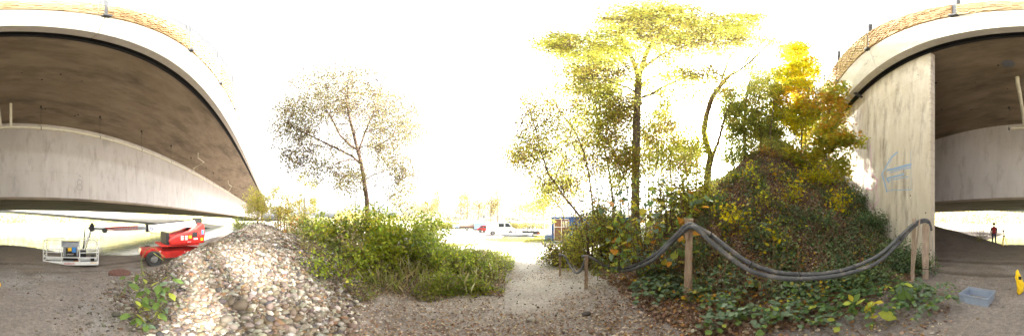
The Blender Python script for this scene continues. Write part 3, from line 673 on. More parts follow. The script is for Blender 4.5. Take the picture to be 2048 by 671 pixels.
b = MB(); b.box((1.33, -.19, 1.80), (1.45, .19, 2.20)); b.tube([(1.4, -.22, 2.2), (1.4, .22, 2.2)], .07, 8); b.tube([(1.4, .18, 1.95), (1.15, .22, 1.75), (.6, .3, 1.7)], .02, 6); b.build('boom_collar', 'black', lift)
MB().beam((1.35, 0, 2.02), (3.3, 0, 1.98), .22, .22).build('telescope', 'grey_metal', lift)
b = MB()
for s_ in (-1, 1):
    b.beam((1.9, s_*.13, 2.15), (3.75, s_*.13, 2.06), .025, .05); b.beam((1.9, s_*.13, 1.98), (3.75, s_*.13, 1.92), .02, .02)
    for k in range(12): xx = 1.95+k*.15; b.beam((xx, s_*.13, 2.13-(xx-1.9)*.045), (xx+.08, s_*.13, 1.99-(xx-1.9)*.03), .02, .025)
b.build('cable_chain', 'red_dark', lift)
b = MB(); b.tube([(1.6, .1, 2.36), (2.6, .1, 2.40), (3.9, .1, 2.34)], .012, 6); b.build('cable', 'steel_dark', lift)
MB().beam((3.3, 0, 1.98), (4.5, 0, 1.98), .16, .17).build('telescope', 'grey_metal', lift)
b = MB(); b.tube([(3.78, -.18, 1.90), (3.78, .18, 1.90)], .15, 12); b.box((3.65, -.1, 1.78), (3.95, .1, 2.0)); b.build('knuckle', 'black', lift)
b = MB(); b.tube([(4.55, -.18, 2.02), (4.55, .18, 2.02)], .16, 12); b.box((4.42, -.14, 1.83), (4.68, .14, 2.22), bev=.03); b.box((4.45, -.05, 2.15), (4.62, .08, 2.32)); b.box((4.25, .02, 2.14), (4.5, .12, 2.20)); b.build('knuckle', 'black', lift)
# basket (turned on its bracket so that its long side faces the gravel heap)
bp = G(140, 541); bd = 7.55; bp = Vector((bd*math.sin(az(141)), bd*math.cos(az(141)), 0)); bzz = H(bp.x, bp.y)+.06
vd = Vector((math.sin(az(141)), math.cos(az(141)), 0)); right = Vector((vd.y, -vd.x, 0)); right = (Matrix.Rotation(-.06, 3, 'Z') @ right); back = Vector((-right.y, right.x, 0))
Mb = Matrix((( right.x, back.x, 0, bp.x), (right.y, back.y, 0, bp.y), (0, 0, 1, bzz), (0, 0, 0, 1)))
loc = li @ Mb
W2, D2, Ht = 1.29, .82, 1.20
basket = bpy.data.objects.new('basket', None); col.objects.link(basket); basket.parent = lift; basket.matrix_local = loc
def bk(bm, name, m): return bm.build(name, m, basket)
bk(MB().box((-W2, 0, .0), (W2, D2, .035)), 'floor_plate', 'grey_metal')
for q in (((-W2, -.01, 0), (W2, .012, .17)), ((-W2, D2-.012, 0), (W2, D2+.01, .15)), ((-W2-.01, .013, 0), (-W2+.01, D2-.013, .16)), ((W2-.01, .013, 0), (W2+.01, D2-.013, .16))): bk(MB().box(*q), 'kick_board', 'white')
text('maltech', .155, 'text_red', 'lettering', basket, Matrix.Translation((-.30, -.014, .035)) @ Matrix.Rotation(PI/2, 4, 'X'))
MB().box((-W2+.06, -.018, .10), (-W2+.26, -.012, .13)).build('reflector', 'yellow_paint', basket); MB().box((W2-.36, -.018, .10), (W2-.06, -.012, .13)).build('reflector', 'yellow_paint', basket)
r0 = .024
def rail(z, r=r0): return MB().tube([(-W2, 0, z), (-W2, D2, z), (-W2, D2, z)], r, 8)
for yy in (0, D2):
    b = MB(); xL, xR = -W2, W2
    b.tube([(xL, yy, .1), (xL, yy, Ht-.15), (xL+.12, yy, Ht), (-.35, yy, Ht)], r0, 8); bk(b, 'top_rail', 'white'); b = MB(); b.tube([(.42, yy, Ht), (xR-.25, yy, Ht), (xR-.06, yy, Ht-.10), (xR, yy, Ht-.28), (xR, yy, .1)], r0, 8); bk(b, 'top_rail', 'white')
    b = MB(); b.tube([(xL, yy, .62), (-.42, yy, .60)], .018, 8); bk(b, 'mid_rail', 'white'); b = MB(); b.tube([(.42, yy, .60), (xR, yy, .62)], .018, 8); bk(b, 'mid_rail', 'white')
    if yy == 0: bk(MB().tube([(xL, yy, .38), (xR, yy, .36)], .024, 8), 'mid_rail', 'white')
    for xx in (-.42, .42): bk(MB().tube([(xx, yy, .1), (xx, yy, Ht)], .024, 8), 'rail_post', 'white')
for xx in (-W2, W2):
    for zz in (.38, .72, Ht-.05): bk(MB().tube([(xx, 0, zz), (xx, D2, zz)], .02, 8), 'side_rail', 'white')
bk(MB().tube([(-.42, 0, Ht), (-.40, .05, Ht+.28), (.40, .05, Ht+.28), (.42, 0, Ht)], .02, 8), 'control_hoop', 'white')
bk(MB().box((-.36, .10, .20), (.34, .32, .40), bev=.02), 'control_cabinet', 'black')
bk(MB().box((-.33, .02, .42), (.33, .24, .98), bev=.03), 'control_cabinet', 'grey_metal')
bk(MB().box((-.22, .0, .44), (.28, .022, .82)), 'control_panel', 'navy' if 0 else 'black')
bk(MB().box((-.12, -.008, .68), (.05, .0, .84)), 'sticker', 'yellow_paint'); bk(MB().box((.07, -.008, .62), (.25, .0, .86)), 'sticker', 'blue_paint')
b = MB(); b.add([(-.40, -.02, .88), (.38, -.02, .88), (.40, .20, 1.12), (-.42, .20, 1.12), (-.35, .10, 1.15), (.35, .1, 1.15)], [(0, 1, 2, 3), (3, 2, 5, 4)]); bk(b, 'console_cover', 'grey_metal')
text('UPRIGHT', .08, 'text_white', 'lettering', basket, Matrix.Translation((-.18, -.010, .50)) @ Matrix.Rotation(PI/2, 4, 'X'))
bk(MB().box((.12, .25, .06), (.36, .45, .20), bev=.02), 'tool_bag', 'orange_rust')
bk(MB().box((.95, .1, .06), (1.12, .6, .45), bev=.03), 'step_box', 'black')
# jib from the boom end down to the basket
tip = lm @ Vector((4.6, 0, 1.98)); tb = Mb.inverted() @ tip
b = MB(); b.tube([tb+Vector((0, .05, .1)), tb+Vector((-.35, .02, -.02)), Vector((.62, D2+.1, .62)), Vector((.5, D2+.05, .3))], .035, 8); b.build('jib_hose', 'black', basket)
b = MB(); b.beam(tb+Vector((0, 0, -.05)), Vector((.55, D2+.12, .55)), .10, .10); b.build('jib', 'white', basket)
b = MB(); b.tube([tb+Vector((.02, 0, -.15)), Vector((.75, D2+.12, .70)), Vector((.65, D2+.12, .45))], .022, 8); b.box((.35, D2, .15), (.75, D2+.25, .55), bev=.02); b.build('rotator', 'black', basket)

# ------------------------------------------------------------------ steel cover, crate, yellow bundle
p = G(239, 549)
b = MB().tube([(0, 0, -.03), (0, 0, .09)], .36, 28); b.tube([(0, 0, .09), (0, 0, .115)], [.32, .30], 24)
for k in range(6): t = k*PI/3; b.box((.17*math.cos(t)-.03, .17*math.sin(t)-.03, .115), (.17*math.cos(t)+.03, .17*math.sin(t)+.03, .125))
b.build('steel_cover', 'rusty', loc=(p.x, p.y, p.z), label='round rusty steel cover lying flat on the dirt between basket and gravel', cat='cover')
p = G(1955, 601); ca = az(1955)
cr = empty('plastic_crate', (p.x, p.y, p.z), -ca-.42, label='open blue-grey plastic crate on the dirt under the bridge', cat='crate')
cw, cd, ch = .27, .19, .19; t_ = .012
b = MB(); b.box((-cw, -cd, 0), (cw, cd, t_)); b.build('base', 'crate', cr)
for (a0, a1, b0, b1) in ((-cw, cw, -cd, -cd+t_), (-cw, cw, cd-t_, cd), (-cw, -cw+t_, -cd+t_, cd-t_), (cw-t_, cw, -cd+t_, cd-t_)):
    b = MB(); b.box((a0, b0, t_), (a1, b1, ch-.03)); b.build('side', 'crate', cr)
b = MB()
for zz, o_ in ((ch-.035, .012), (ch-.008, .016)):
    for (a0, a1, b0, b1) in ((-cw-o_, cw+o_, -cd-o_, -cd+.002), (-cw-o_, cw+o_, cd-.002, cd+o_), (-cw-o_, -cw+.002, -cd+.002, cd-.002), (cw-.002, cw+o_, -cd+.002, cd-.002)): b.box((a0, b0, zz), (a1, b1, zz+.012))
b.build('rim', 'crate', cr)
b = MB()
for k in range(-3, 4): b.box((k*.085-.004, -cd-.008, .01), (k*.085+.004, -cd+.002, ch-.04)); b.box((k*.085-.004, cd-.002, .01), (k*.085+.004, cd+.008, ch-.04))
b.build('ribs', 'crate', cr, kind='stuff')
# crumpled hi-vis bundle standing at the seam of the panorama
pb = Vector((3.25*math.sin(az(2038)), 3.25*math.cos(az(2038)), 0)); pb.z = H(pb.x, pb.y)
bm = bmesh.new(); bmesh.ops.create_icosphere(bm, subdivisions=4, radius=.5)
for v in bm.verts:
    p = v.co.copy(); n = math.sin(p.z*21+p.x*7)*.04+math.sin(p.x*17+p.z*13+1)*.04+math.sin(p.y*19-p.z*9)*.03; t = p.z+.5
    wdt = .17*(1-.25*t)*(1+n*2); v.co = Vector((p.x*wdt+.03*math.sin(t*5), p.y*wdt, t*.58+n*.06))
for f in bm.faces: f.smooth = True
me = bpy.data.meshes.new('yellow_bundle'); bm.to_mesh(me); bm.free()
yb = empty('hi_vis_bundle', (pb.x, pb.y, pb.z), -az(2038), label='crumpled bright yellow hi-vis bundle standing on the dirt near the crate', cat='clothing bundle'); link('bundle', me, 'hivis', yb)
b = MB(); b.box((-.01, -.075, .38), (.05, -.055, .45), bev=.008); b.build('pocket', 'black', yb)

# ------------------------------------------------------------------ person and survey tripod at the river bank
def skin_mesh(name, chains, sub=2):
    """chains: lists of (point, radius); a chain whose first point repeats an earlier one is rooted there"""
    vs = []; es = []; rs = []; key = {}
    for ch in chains:
        prev = None
        for p, r in ch:
            k = tuple(round(c, 4) for c in p)
            if k not in key: key[k] = len(vs); vs.append(p); rs.append(r if isinstance(r, tuple) else (r, r))
            i = key[k]
            if prev is not None and prev != i: es.append((prev, i))
            prev = i
    me = bpy.data.meshes.new(name); me.from_pydata(vs, es, []); o = bpy.data.objects.new(name, me); col.objects.link(o)
    s = o.modifiers.new('s', 'SKIN'); s.use_smooth_shade = True
    for i, v in enumerate(me.skin_vertices[0].data): v.radius = rs[i]; v.use_root = (i == 0)
    if sub: q = o.modifiers.new('q', 'SUBSURF'); q.levels = sub; q.render_levels = sub
    dg = bpy.context.evaluated_depsgraph_get(); m2 = bpy.data.meshes.new_from_object(o.evaluated_get(dg)); bpy.data.objects.remove(o); m2.materials.clear(); return m2
pp = Gd(1988, 14.2); dpp = math.hypot(pp.x, pp.y)
person = empty('person', (pp.x, pp.y, pp.z), -az(1988), label='person in red jacket and dark trousers seen from behind at the river bank', cat='person')
hip = (0, 0, .95); chs = [[(hip), (.0)],]
chains = [[((0, 0, .95), (.19, .14)), ((0, .01, 1.10), (.19, .14)), ((0, .03, 1.28), (.21, .15)), ((0, .06, 1.42), (.17, .10)), ((0, .08, 1.50), (.065, .065)), ((0, .11, 1.58), (.06, .06)), ((0, .12, 1.65), (.10, .115)), ((0, .12, 1.75), (.085, .10))],
          [((0, .06, 1.42), (.17, .10)), ((.20, .05, 1.38), .085), ((.26, .06, 1.15), .072), ((.24, .20, .97), .042), ((.22, .25, .93), .03), ((.20, .31, .90), .025)],
          [((0, .06, 1.42), (.17, .10)), ((-.20, .05, 1.38), .085), ((-.27, .02, 1.14), .072), ((-.26, .10, .90), .042), ((-.26, .12, .84), .03), ((-.25, .14, .77), .025)],
          [((0, 0, .95), (.19, .14)), ((.10, .0, .86), .125), ((.13, .04, .50), .092), ((.14, -.01, .12), .062), ((.15, -.02, .05), .045), ((.16, .13, .04), .035)],
          [((0, 0, .95), (.19, .14)), ((-.10, .0, .86), .125), ((-.12, .06, .50), .092), ((-.14, .08, .12), .062), ((-.15, .07, .05), .045), ((-.16, .22, .04), .035)]]
for (bx, by, bz_, sx) in ((.20, .31, .90, 1), (-.25, .14, .77, -1)):
    for k in range(4):
        o_ = (k-1.5)*.02; ln = (.07, .08, .075, .06)[k]
        chains.append([((bx, by, bz_), .025), ((bx+o_*.8, by+.03, bz_-.03), .010), ((bx+o_, by+.035, bz_-.03-ln*.6), .009), ((bx+o_, by+.02, bz_-.03-ln), .008)])
    chains.append([((bx, by, bz_), .025), ((bx-sx*.035, by+.02, bz_-.01), .010), ((bx-sx*.045, by+.035, bz_-.045), .009)])
me = skin_mesh('body', chains, 1)
for q in ('jacket_red', 'trousers', 'skin'): me.materials.append(M[q])
for f in me.polygons:
    c = f.center
    if c.z > 1.52: f.material_index = 2
    elif abs(c.x) > .17 and c.z < .96 and c.z > .6: f.material_index = 2
    elif c.z > .93: f.material_index = 0
    else: f.material_index = 1
    if abs(c.x) > .12 and 0.6 < c.z < 1.36 and abs(c.x) > .19: f.material_index = 1 if c.z > .95 else f.material_index
body = link('body', me, None, person)
bm = bmesh.new(); bmesh.ops.create_uvsphere(bm, u_segments=16, v_segments=10, radius=.135)
bmesh.ops.delete(bm, geom=[v for v in bm.verts if v.co.z < -.06], context='VERTS')
for v in bm.verts: v.co.y *= 1.15
for f in bm.faces: f.smooth = True
me = bpy.data.meshes.new('hair'); bm.to_mesh(me); bm.free(); o = link('hair', me, 'hair', body); o.location = (0, .11, 1.72)
for s_, (lx, ly) in ((1, (.155, .04)), (-1, (-.155, .14))): o = MB().box((-.05, -.12, 0), (.05, .16, .09), bev=.03).build('boot', 'black', body); o.location = (lx, ly, .0)
MB().box((-.13, -.10, 1.12), (.13, -.045, 1.40), bev=.03).build('vest_panel', 'jacket_red', body)
pt = Gd(2008, 14.0)
tr = empty('survey_tripod', (pt.x, pt.y, pt.z), label='yellow legged survey tripod with pole standing beside the person', cat='tripod')
for k in range(3): t = k*2*PI/3+.5; MB().beam((.30*math.cos(t), .30*math.sin(t), 0), (.04*math.cos(t), .04*math.sin(t), .85), .05, .04).build('leg', 'yellow_paint', tr)
b = MB(); b.tube([(0, 0, .83), (0, 0, .95)], .08, 12); b.build('tripod_head', 'black', tr)
b = MB(); b.tube([(0, 0, .95), (-.05, 0, 1.5), (-.08, 0, 1.72)], .025, 8); b.box((-.13, -.05, 1.25), (.03, .05, 1.38)); b.tube([(-.08, 0, 1.72), (-.08, 0, 1.86)], .05, 10); b.build('prism_pole', 'black', tr)

# ------------------------------------------------------------------ posts and hoses
def post(x, yt, yb_, wd=.07, dp=.07, lean=0, label='', extra=None, dd=None, seed=0, rz=0):
    g = G(x, yb_); d = math.hypot(g.x, g.y)
    if dd: d = dd; g = Vector((d*math.sin(az(x)), d*math.cos(az(x)), 0)); g.z = H(g.x, g.y)
    t = P(x+lean, yt, d); r_ = random.Random(seed)
    e = empty('wooden_post', g, -az(x)+rz, label=label, cat='post', group='old wooden posts carrying the hoses')
    hgt = t.z-g.z; off = (lean)*PI/1024*d; b = MB(); n = 12
    prev = None; V_ = []; F_ = []
    for i in range(n+1):
        z = -.25+(hgt+.25)*i/n; o = off*max(z, 0)/hgt; k = 1-.0*i; ww_ = wd*(1+r_.uniform(-.08, .08))*(1-.10*(i < 5)*(5-i)/5); d_ = dp*(1+r_.uniform(-.06, .06))
        for sx, sy in ((-1, -1), (1, -1), (1, 1), (-1, 1)): V_.append((o+sx*ww_/2+r_.uniform(-.003, .003), sy*d_/2, z+(r_.uniform(-.02, .02) if i == n else 0)))
    for i in range(n):
        for k in range(4): F_.append((i*4+k, i*4+(k+1) % 4, (i+1)*4+(k+1) % 4, (i+1)*4+k))
    F_ += [(3, 2, 1, 0), tuple(n*4+k for k in range(4))]
    b.add(V_, F_).build('post', 'post_wood', e); return e, g, hgt, d
e, gA, hA, dA = post(1373, 438, 604, .115, .055, 7, 'rough leaning wooden post in front of the embankment holding the hoses high', seed=1)
MB().box((-.03, -.055, hA-.34), (.035, -.028, hA+.02), bev=.004).build('batten', 'post_wood', e)
MB().box((.052, .01, .02), (.10, .05, hA+.01), bev=.004).build('batten', 'post_wood', e)
e, gB, hB, dB = post(1825, 436, 520, .10, .06, 3, 'narrow wooden post just before the wing wall, left of the thick one', seed=2, dd=4.05)
MB().box((.02, -.07, .3), (.06, -.03, hB-.03), Matrix.Rotation(.12, 3, 'Y'), (.04, 0, .5)).build('batten', 'post_wood', e)
e, gC, hC, dC = post(1851, 447, 556, .17, .10, 0, 'thick split wooden post with short block at its foot beside the wing wall', seed=3)
MB().box((-.07, -.095, -.15), (.08, -.045, .28), bev=.008).build('foot_block', 'post_wood', e); b = MB().tube([(-.08, -.07, .29), (.09, -.08, .29)], .013, 6); b.build('wire_loop', 'steel_dark', e)
e, gD, hD, dD = post(1172, 511, 577, .07, .06, 1, 'short grey brown post in the litter where the hoses come down', seed=4)
e, gE, hE, dE = post(1120, 506, 551, .06, .06, 0, 'lowest thin post farthest along the path among the twigs', seed=5)
def hosepath(pts):
    c = [P(x, y, d) for x, y, d in pts]; o = []
    for i in range(len(c)-1):
        p0, p1, p2, p3 = c[max(i-1, 0)], c[i], c[i+1], c[min(i+2, len(c)-1)]
        for k in range(8):
            t = k/8; o.append(.5*((2*p1)+(p2-p0)*t+(2*p0-5*p1+4*p2-p3)*t*t+(3*p1-p0-3*p2+p3)*t**3))
    return o+[c[-1]]
def dline(x):                                   # distance along the straight line between posts A and C
    a, c = Vector((gA.x, gA.y)), Vector((gC.x, gC.y)); u = Vector((math.sin(az(x)), math.cos(az(x)))); e_ = c-a
    den = u.x*(-e_.y)+u.y*e_.x; return (a.x*(-e_.y)+a.y*e_.x)/den
hc = [(1330, 492), (1352, 470), (1374, 449), (1387, 449), (1400, 457), (1420, 468), (1460, 499), (1500, 526), (1550, 543), (1600, 548), (1660, 545), (1710, 532), (1760, 508), (1800, 472), (1826, 448), (1846, 439), (1856, 441)]
def hose(name, pts, r, label, group=None):
    p = hosepath(pts); n = len(p); b = MB(); V_ = p; rr_ = [r*(1+.05*(i % 2)) for i in range(n)]
    b.tube(p, rr_, 12); o = b.build(name, 'hose', smooth=True); tag(o, label, 'hose', 'grey hoses slung between the posts'); return o
def dl2(x): return dline(x) if x > 1372 else None
dL = {1240: 3.7, 1262: 3.55, 1300: 3.2, 1330: 3.0, 1352: 2.85, 1374: 2.72}
A1 = [(1225, 536, 3.75), (1245, 536, 3.7), (1275, 528, 3.5), (1305, 512, 3.2)]+[(x, y, (dL.get(x) or dline(x))-.06) for x, y in hc[:-1]]+[(1856, 441, dC+.05), (1861, 450, dC+.10), (1863, 460, dC+.15)]
B1 = [(1228, 540, 3.68), (1248, 542, 3.62), (1278, 533, 3.4), (1308, 518, 3.1), (1332, 496, 2.9), (1354, 474, 2.8), (1376, 455, 2.64)]+[(x, y+dy+(5 if 1410 < x < 1790 else 0), dline(x)-.14+(.1 if x > 1790 else 0)) for x, y, dy in ((1388, 452, 2), (1402, 462, 2), (1422, 475, 3), (1460, 506, 3), (1500, 532, 3), (1550, 546, 3), (1600, 550, 2), (1660, 547, 1), (1710, 535, 2), (1760, 511, 5), (1800, 476, 6), (1826, 450, 4), (1846, 440, 3))]+[(1857, 444, dC-.02)]
hose('hose', A1, .034, 'upper grey ribbed hose sagging between the tall leaning post and the thick post')
hose('hose', B1, .036, 'lower thicker grey hose sagging in front of the ivy between the posts')
hose('hose', [(1164, 512, 3.70), (1175, 512, 3.62), (1192, 520, 3.55), (1212, 532, 3.62), (1236, 540, 3.66), (1262, 541, 3.55)], .03, 'short pale grey hose running over the short post into the leaves')
hose('hose', [(1118, 510, 4.5), (1130, 512, 4.4), (1140, 530, 4.25), (1152, 545, 4.0), (1163, 538, 3.8), (1171, 516, 3.6)], .03, 'dark hose loop drooping between the two lowest posts')

for hx_, hy_, hd_ in ((1378, 451, dA-.03), (1420, 472, None), (1500, 530, None), (1600, 550, None), (1710, 535, None), (1800, 475, None), (1848, 441, dC)):
    d_ = hd_ or dline(hx_)-.09; q = P(hx_, hy_, d_); q2 = P(hx_+4, hy_+(2 if hx_ < 1550 else -2), d_); dr = (q2-q).normalized()
    b = MB().tube([q-dr*.010, q+dr*.010], .062, 10); o = b.build('hose_tie', 'black', None); tag(o, {1378: 'black tie round the hoses on the leaning post', 1420: 'black tie round the hoses just right of the leaning post', 1500: 'black tie round the hoses on their way down', 1600: 'black tie at the lowest sag of the hoses', 1710: 'black tie round the hoses where they rise again', 1800: 'black tie high on the rising hoses', 1848: 'black tie where the hoses cross the thick post'}[hx_], 'tie', 'black ties holding the two hoses together')
# ------------------------------------------------------------------ parked vehicles, pole stack and containers in the yard
def place(name, x, y, rz, **k):
    g = G(x, y); return empty(name, g, -az(x)+rz, **k)      # local +Y points away from the eye, +X to its side
def wheels(e, xs, ys, r, zc=None):
    for a in xs:
        for c in ys:
            wv = MB().tube([(a, c-.1, r), (a, c+.1, r)], r, 16).build('wheel', 'tyre', e); MB().tube([(a, c-.112, r), (a, c+.112, r)], r*.58, 12).build('rim', 'rim', wv)
def van(e, L_=4.8, W_=1.9, H_=2.0, paint='white', front=1):
    s_ = front; f = lambda a: a*s_
    prof = [(f(-L_/2), .35), (f(-L_/2), H_*.95), (f(-L_/2+.1), H_), (f(L_*.12), H_), (f(L_*.27), H_*.95), (f(L_*.39), H_*.60), (f(L_*.5), H_*.50), (f(L_*.5), .35)]
    MB().prism(prof, -W_/2, W_/2).build('body', paint, e)
    for y_ in (-W_/2-.006, W_/2-.004):
        MB().prism([(f(L_*.13), H_*.62), (f(L_*.13), H_*.92), (f(L_*.25), H_*.90), (f(L_*.355), H_*.62)], y_, y_+.01).build('side_window', 'glass_dark', e)
        MB().prism([(f(-.1*L_), H_*.62), (f(-.1*L_), H_*.9), (f(.09*L_), H_*.9), (f(.09*L_), H_*.62)], y_, y_+.01).build('side_window', 'glass_dark', e)
    MB().box((min(f(L_*.5), f(L_*.5-.08)), -W_/2-.01, .3), (max(f(L_*.5+.06), f(L_*.5)), W_/2+.01, .62)).build('bumper', 'black', e)
    b = MB(); b.add([(f(L_*.275), -W_*.42, H_*.93+.012), (f(L_*.275), W_*.42, H_*.93+.012), (f(L_*.385)+s_*.012, W_*.44, H_*.63), (f(L_*.385)+s_*.012, -W_*.44, H_*.63)], [(0, 1, 2, 3)]); b.build('windscreen', 'glass_dark', e)
    wheels(e, (f(-L_*.3), f(L_*.32)), (-W_/2+.08, W_/2-.08), .34)
van(place('white_van', 1001, 469, .15, label='white panel van parked just before the stack of poles', cat='van'), 4.4, 1.9, 2.0, 'white', 1)
van(place('red_car', 974, 464, -.5, label='small red orange car half hidden behind the white van', cat='car'), 3.4, 1.7, 1.35, 'red', -1)
van(place('white_car', 1018, 456, .1, label='distant white van with dark windows behind the pole stack', cat='van'), 4.8, 1.9, 2.1, 'white', -1)
van(place('white_car', 888, 455, .2, label='pale van parked at the far end of the yard, seen over the bushes', cat='van'), 4.6, 1.8, 1.7, 'white', 1)
van(place('white_car', 905, 456, .1, label='low white car in the far yard next to the blue trailer', cat='car'), 4.2, 1.8, 1.4, 'white', 1)
e = place('flatbed_trailer', 941, 460, .05, label='long brown flatbed trailer parked in the far yard', cat='trailer')
MB().box((-2.6, -1, .8), (2.6, 1, 1.0)).build('bed', 'rust_door', e); MB().box((-2.6, -1.02, .55), (2.6, -.95, .8)).build('side_rail', 'steel_dark', e); wheels(e, (-.9, .9), (-.9, .9), .38)
MB().box((-2.55, .9, 1.0), (2.55, .97, 2.4)).build('load_board', 'cream', e)
e = place('blue_box', 960, 460, 0, label='blue steel box container beside the brown flatbed trailer', cat='container')
MB().box((-1.3, -1, .3), (1.3, 1, 1.75), bev=.03).build('body', 'washed_out_blue', e); b = MB()
for k in range(-5, 6): b.box((k*.22-.02, -1.04, .4), (k*.22+.02, -1.0, 1.6))
b.build('ribs', 'washed_out_blue', e, kind='stuff'); MB().box((-1.3, -1.1, 0), (1.3, 1.1, .3)).build('skid', 'steel_dark', e)
e = place('blue_trailer', 914, 458, 0, label='small blue trailer among the white cars in the far yard', cat='trailer')
MB().box((-1.1, -.7, .5), (1.1, .7, 1.2), bev=.03).build('body', 'washed_out_blue', e); wheels(e, (0,), (-.75, .75), .3); MB().beam((1.1, 0, .5), (2.0, 0, .4), .08, .08).build('drawbar', 'steel_dark', e)
g = G(1040, 477)
e = empty('pole_stack', g, -az(1040)+.08, label='stack of grey steel poles on trestles before the container', cat='pole stack')
r_ = random.Random(4)
for k in range(44):
    y_ = r_.uniform(-.5, .5); z_ = .12+r_.random()*.65*(1-abs(y_)); x_ = r_.uniform(-.4, .3)
    MB().tube([(-1.9+x_, y_, z_), (1.4+x_, y_+r_.uniform(-.15, .15), z_+r_.uniform(-.06, .06))], .035, 6).build('pole', ('grey_metal', 'white', 'steel_dark')[k % 3], e)
for x_ in (-1.3, .9): MB().box((x_-.05, -.65, 0), (x_+.05, .65, .12)).build('bearer', 'post_wood', e)
g = G(1064, 474)
e = empty('loaded_trailer', g, -az(1064)+.1, label='small dark trailer heaped with tangled scrap beside the poles', cat='trailer')
MB().box((-1.3, -.7, .42), (1.0, .7, .85), bev=.03).build('body', 'steel_dark', e); wheels(e, (-.2,), (-.75, .75), .3)
MB().box((.62, -.72, .5), (.86, -.70, .64)).build('tail_light', 'red', e)
b = MB()
for k in range(70):
    p = Vector((r_.gauss(-.2, .7), r_.gauss(0, .35), .85+abs(r_.gauss(0, .22)))); b.tube([p, p+Vector((r_.uniform(-.35, .35), r_.uniform(-.2, .2), r_.uniform(-.1, .3)))], .025, 5)
b.build('scrap', 'steel_dark', e, kind='stuff')
# site containers
def container(x, y, rz, L_=6.0, W_=2.4, H_=2.6, label='', door=True, sty=(0, 0)):
    e = place('site_container', x, y, rz, label=label, cat='container'); 
    b = MB(); b.box((0, 0, .12), (L_, W_, H_-.1)); b.build('body', 'container', e)
    b = MB()
    for (xx, yy) in ((0, 0), (L_, 0), (0, W_), (L_, W_)): b.box((xx-.06, yy-.06, 0), (xx+.06, yy+.06, H_))
    b.box((-.05, -.05, H_-.14), (L_+.05, .05, H_)); b.box((-.05, -.05, .02), (L_+.05, .05, .16)); b.box((-.05, .05, H_-.14), (.05, W_, H_)); b.build('frame', 'container', e)
    x0 = 2.0 if door else .1
    n = int((L_-.15-x0)/.22)
    for k in range(n): MB().box((x0+k*.22, -.035, .17), (x0+k*.22+.12, -.001, H_-.15)).build('corrugation', 'container', e)
    MB().box((0, 0, H_-.02), (L_, W_, H_+.02)).build('roof', 'container', e)
    if door:
        MB().box((.25, -.02, .15), (1.7, -.002, H_-.25)).build('door', 'rust_door', e); b = MB()
        for xx in (.2, .95, 1.7): b.box((xx, -.05, .12), (xx+.06, -.012, H_-.2))
        for zz in (.12, 1.55, H_-.26): b.box((.2, -.05, zz), (1.76, -.03, zz+.06))
        b.build('door_frame', 'white', e); MB().box((1.1, -.03, 1.62), (1.6, -.02, 2.2)).build('door_window', 'cream', e)
    return e
container(1104, 484, -.18, label='blue corrugated site container with white framed door behind thin trees', sty=0)
container(1176, 478, -.25, 5, 2.4, 2.6, 'second blue site container further along among the trunks', False)
e = place('fence_barrier', 1098, 482, .9, label='short blue slatted barrier at the corner of the site container', cat='barrier')
for k in range(8): MB().box((k*.19-.7, 0, 0), (k*.19-.58, .03, .75+.04*(k % 3))).build('slat', 'blue_paint', e)
MB().box((-.75, .03, .5), (.8, .06, .58)).build('rail', 'blue_paint', e)

# ------------------------------------------------------------------ trees
GRY = [(.20, .185, .08), (.29, .26, .10), (.22, .16, .115), (.36, .32, .11), (.14, .10, .085)]
YEL = [(.56, .55, .10), (.62, .59, .13), (.42, .46, .10), (.33, .34, .09), (.52, .42, .09), (.19, .15, .07)]
MIX = [(.52, .51, .08), (.36, .38, .05), (.20, .18, .06), (.24, .15, .07), (.50, .42, .04), (.13, .09, .06)]
def A_(px, py, d, rx, n, ry=None, rz=None, hollow=0):      # attractors in a blob round a photo pixel at distance d, radii in photo pixels
    c = P(px, py, d); k = d*PI/1024; e = math.radians((HOR-py)*180/1024); kk = k/math.cos(e)
    a = -az(px); q = ell(n, (0, 0, 0), (rx*k, (ry or rx*k*1.0) if ry else rx*k, (rz or rx)*kk/max(.35, math.cos(e))**.3), hollow)
    ca, sa = math.cos(a), math.sin(a); x = q[:, 0]*ca-q[:, 1]*sa; y = q[:, 0]*sa+q[:, 1]*ca
    return np.stack([x+c.x, y+c.y, q[:, 2]+c.z], 1)
# pale half-bare tree across the bushes
b0 = P(737, 436, 9); b0.z = H(b0.x, b0.y)-.1
S = lambda pts, d: [P(x, y, d if np.isscalar(d) else d[i]) for i, (x, y) in enumerate(pts)]
st = [([b0]+S([(734, 400), (728, 360), (722, 325), (712, 285), (700, 240), (690, 190)], 9), .16, .045, None),
      (S([(722, 328), (705, 312), (680, 300), (655, 288), (615, 268), (590, 255)], [9, 9, 8.8, 8.6, 8.2, 8]), .07, .03, 1),
      (S([(716, 300), (700, 290), (680, 270), (665, 240), (640, 200)], [9, 9, 9.1, 9.3, 9.5]), .07, .03, 1),
      (S([(718, 300), (730, 265), (750, 220), (760, 180)], [9, 9, 8.8, 8.8]), .06, .02, 1),
      (S([(720, 322), (700, 318), (675, 325), (650, 345)], [9, 8.8, 8.4, 8]), .04, .015, 1)]
at = np.concatenate([A_(690, 225, 9, 130, 320, rz=105), A_(590, 255, 8.6, 62, 170, rz=70), A_(790, 255, 9.2, 66, 190, rz=88), A_(690, 180, 9, 95, 160, rz=45), A_(640, 330, 8.6, 50, 34, rz=40), A_(790, 350, 9, 46, 60, rz=48), A_(680, 355, 8.7, 60, 60, rz=36), A_(600, 320, 8.4, 44, 50, rz=34)])
tree('birch_tree', 'pale half bare tree with fine speckled crown standing alone above the bushes', 'tree', b0, st, at, 46000, GRY, (4, 3, 3, 2, 2), 'bark_brown', .10, .26, tip=.008, gaps=.16, cull=.0)
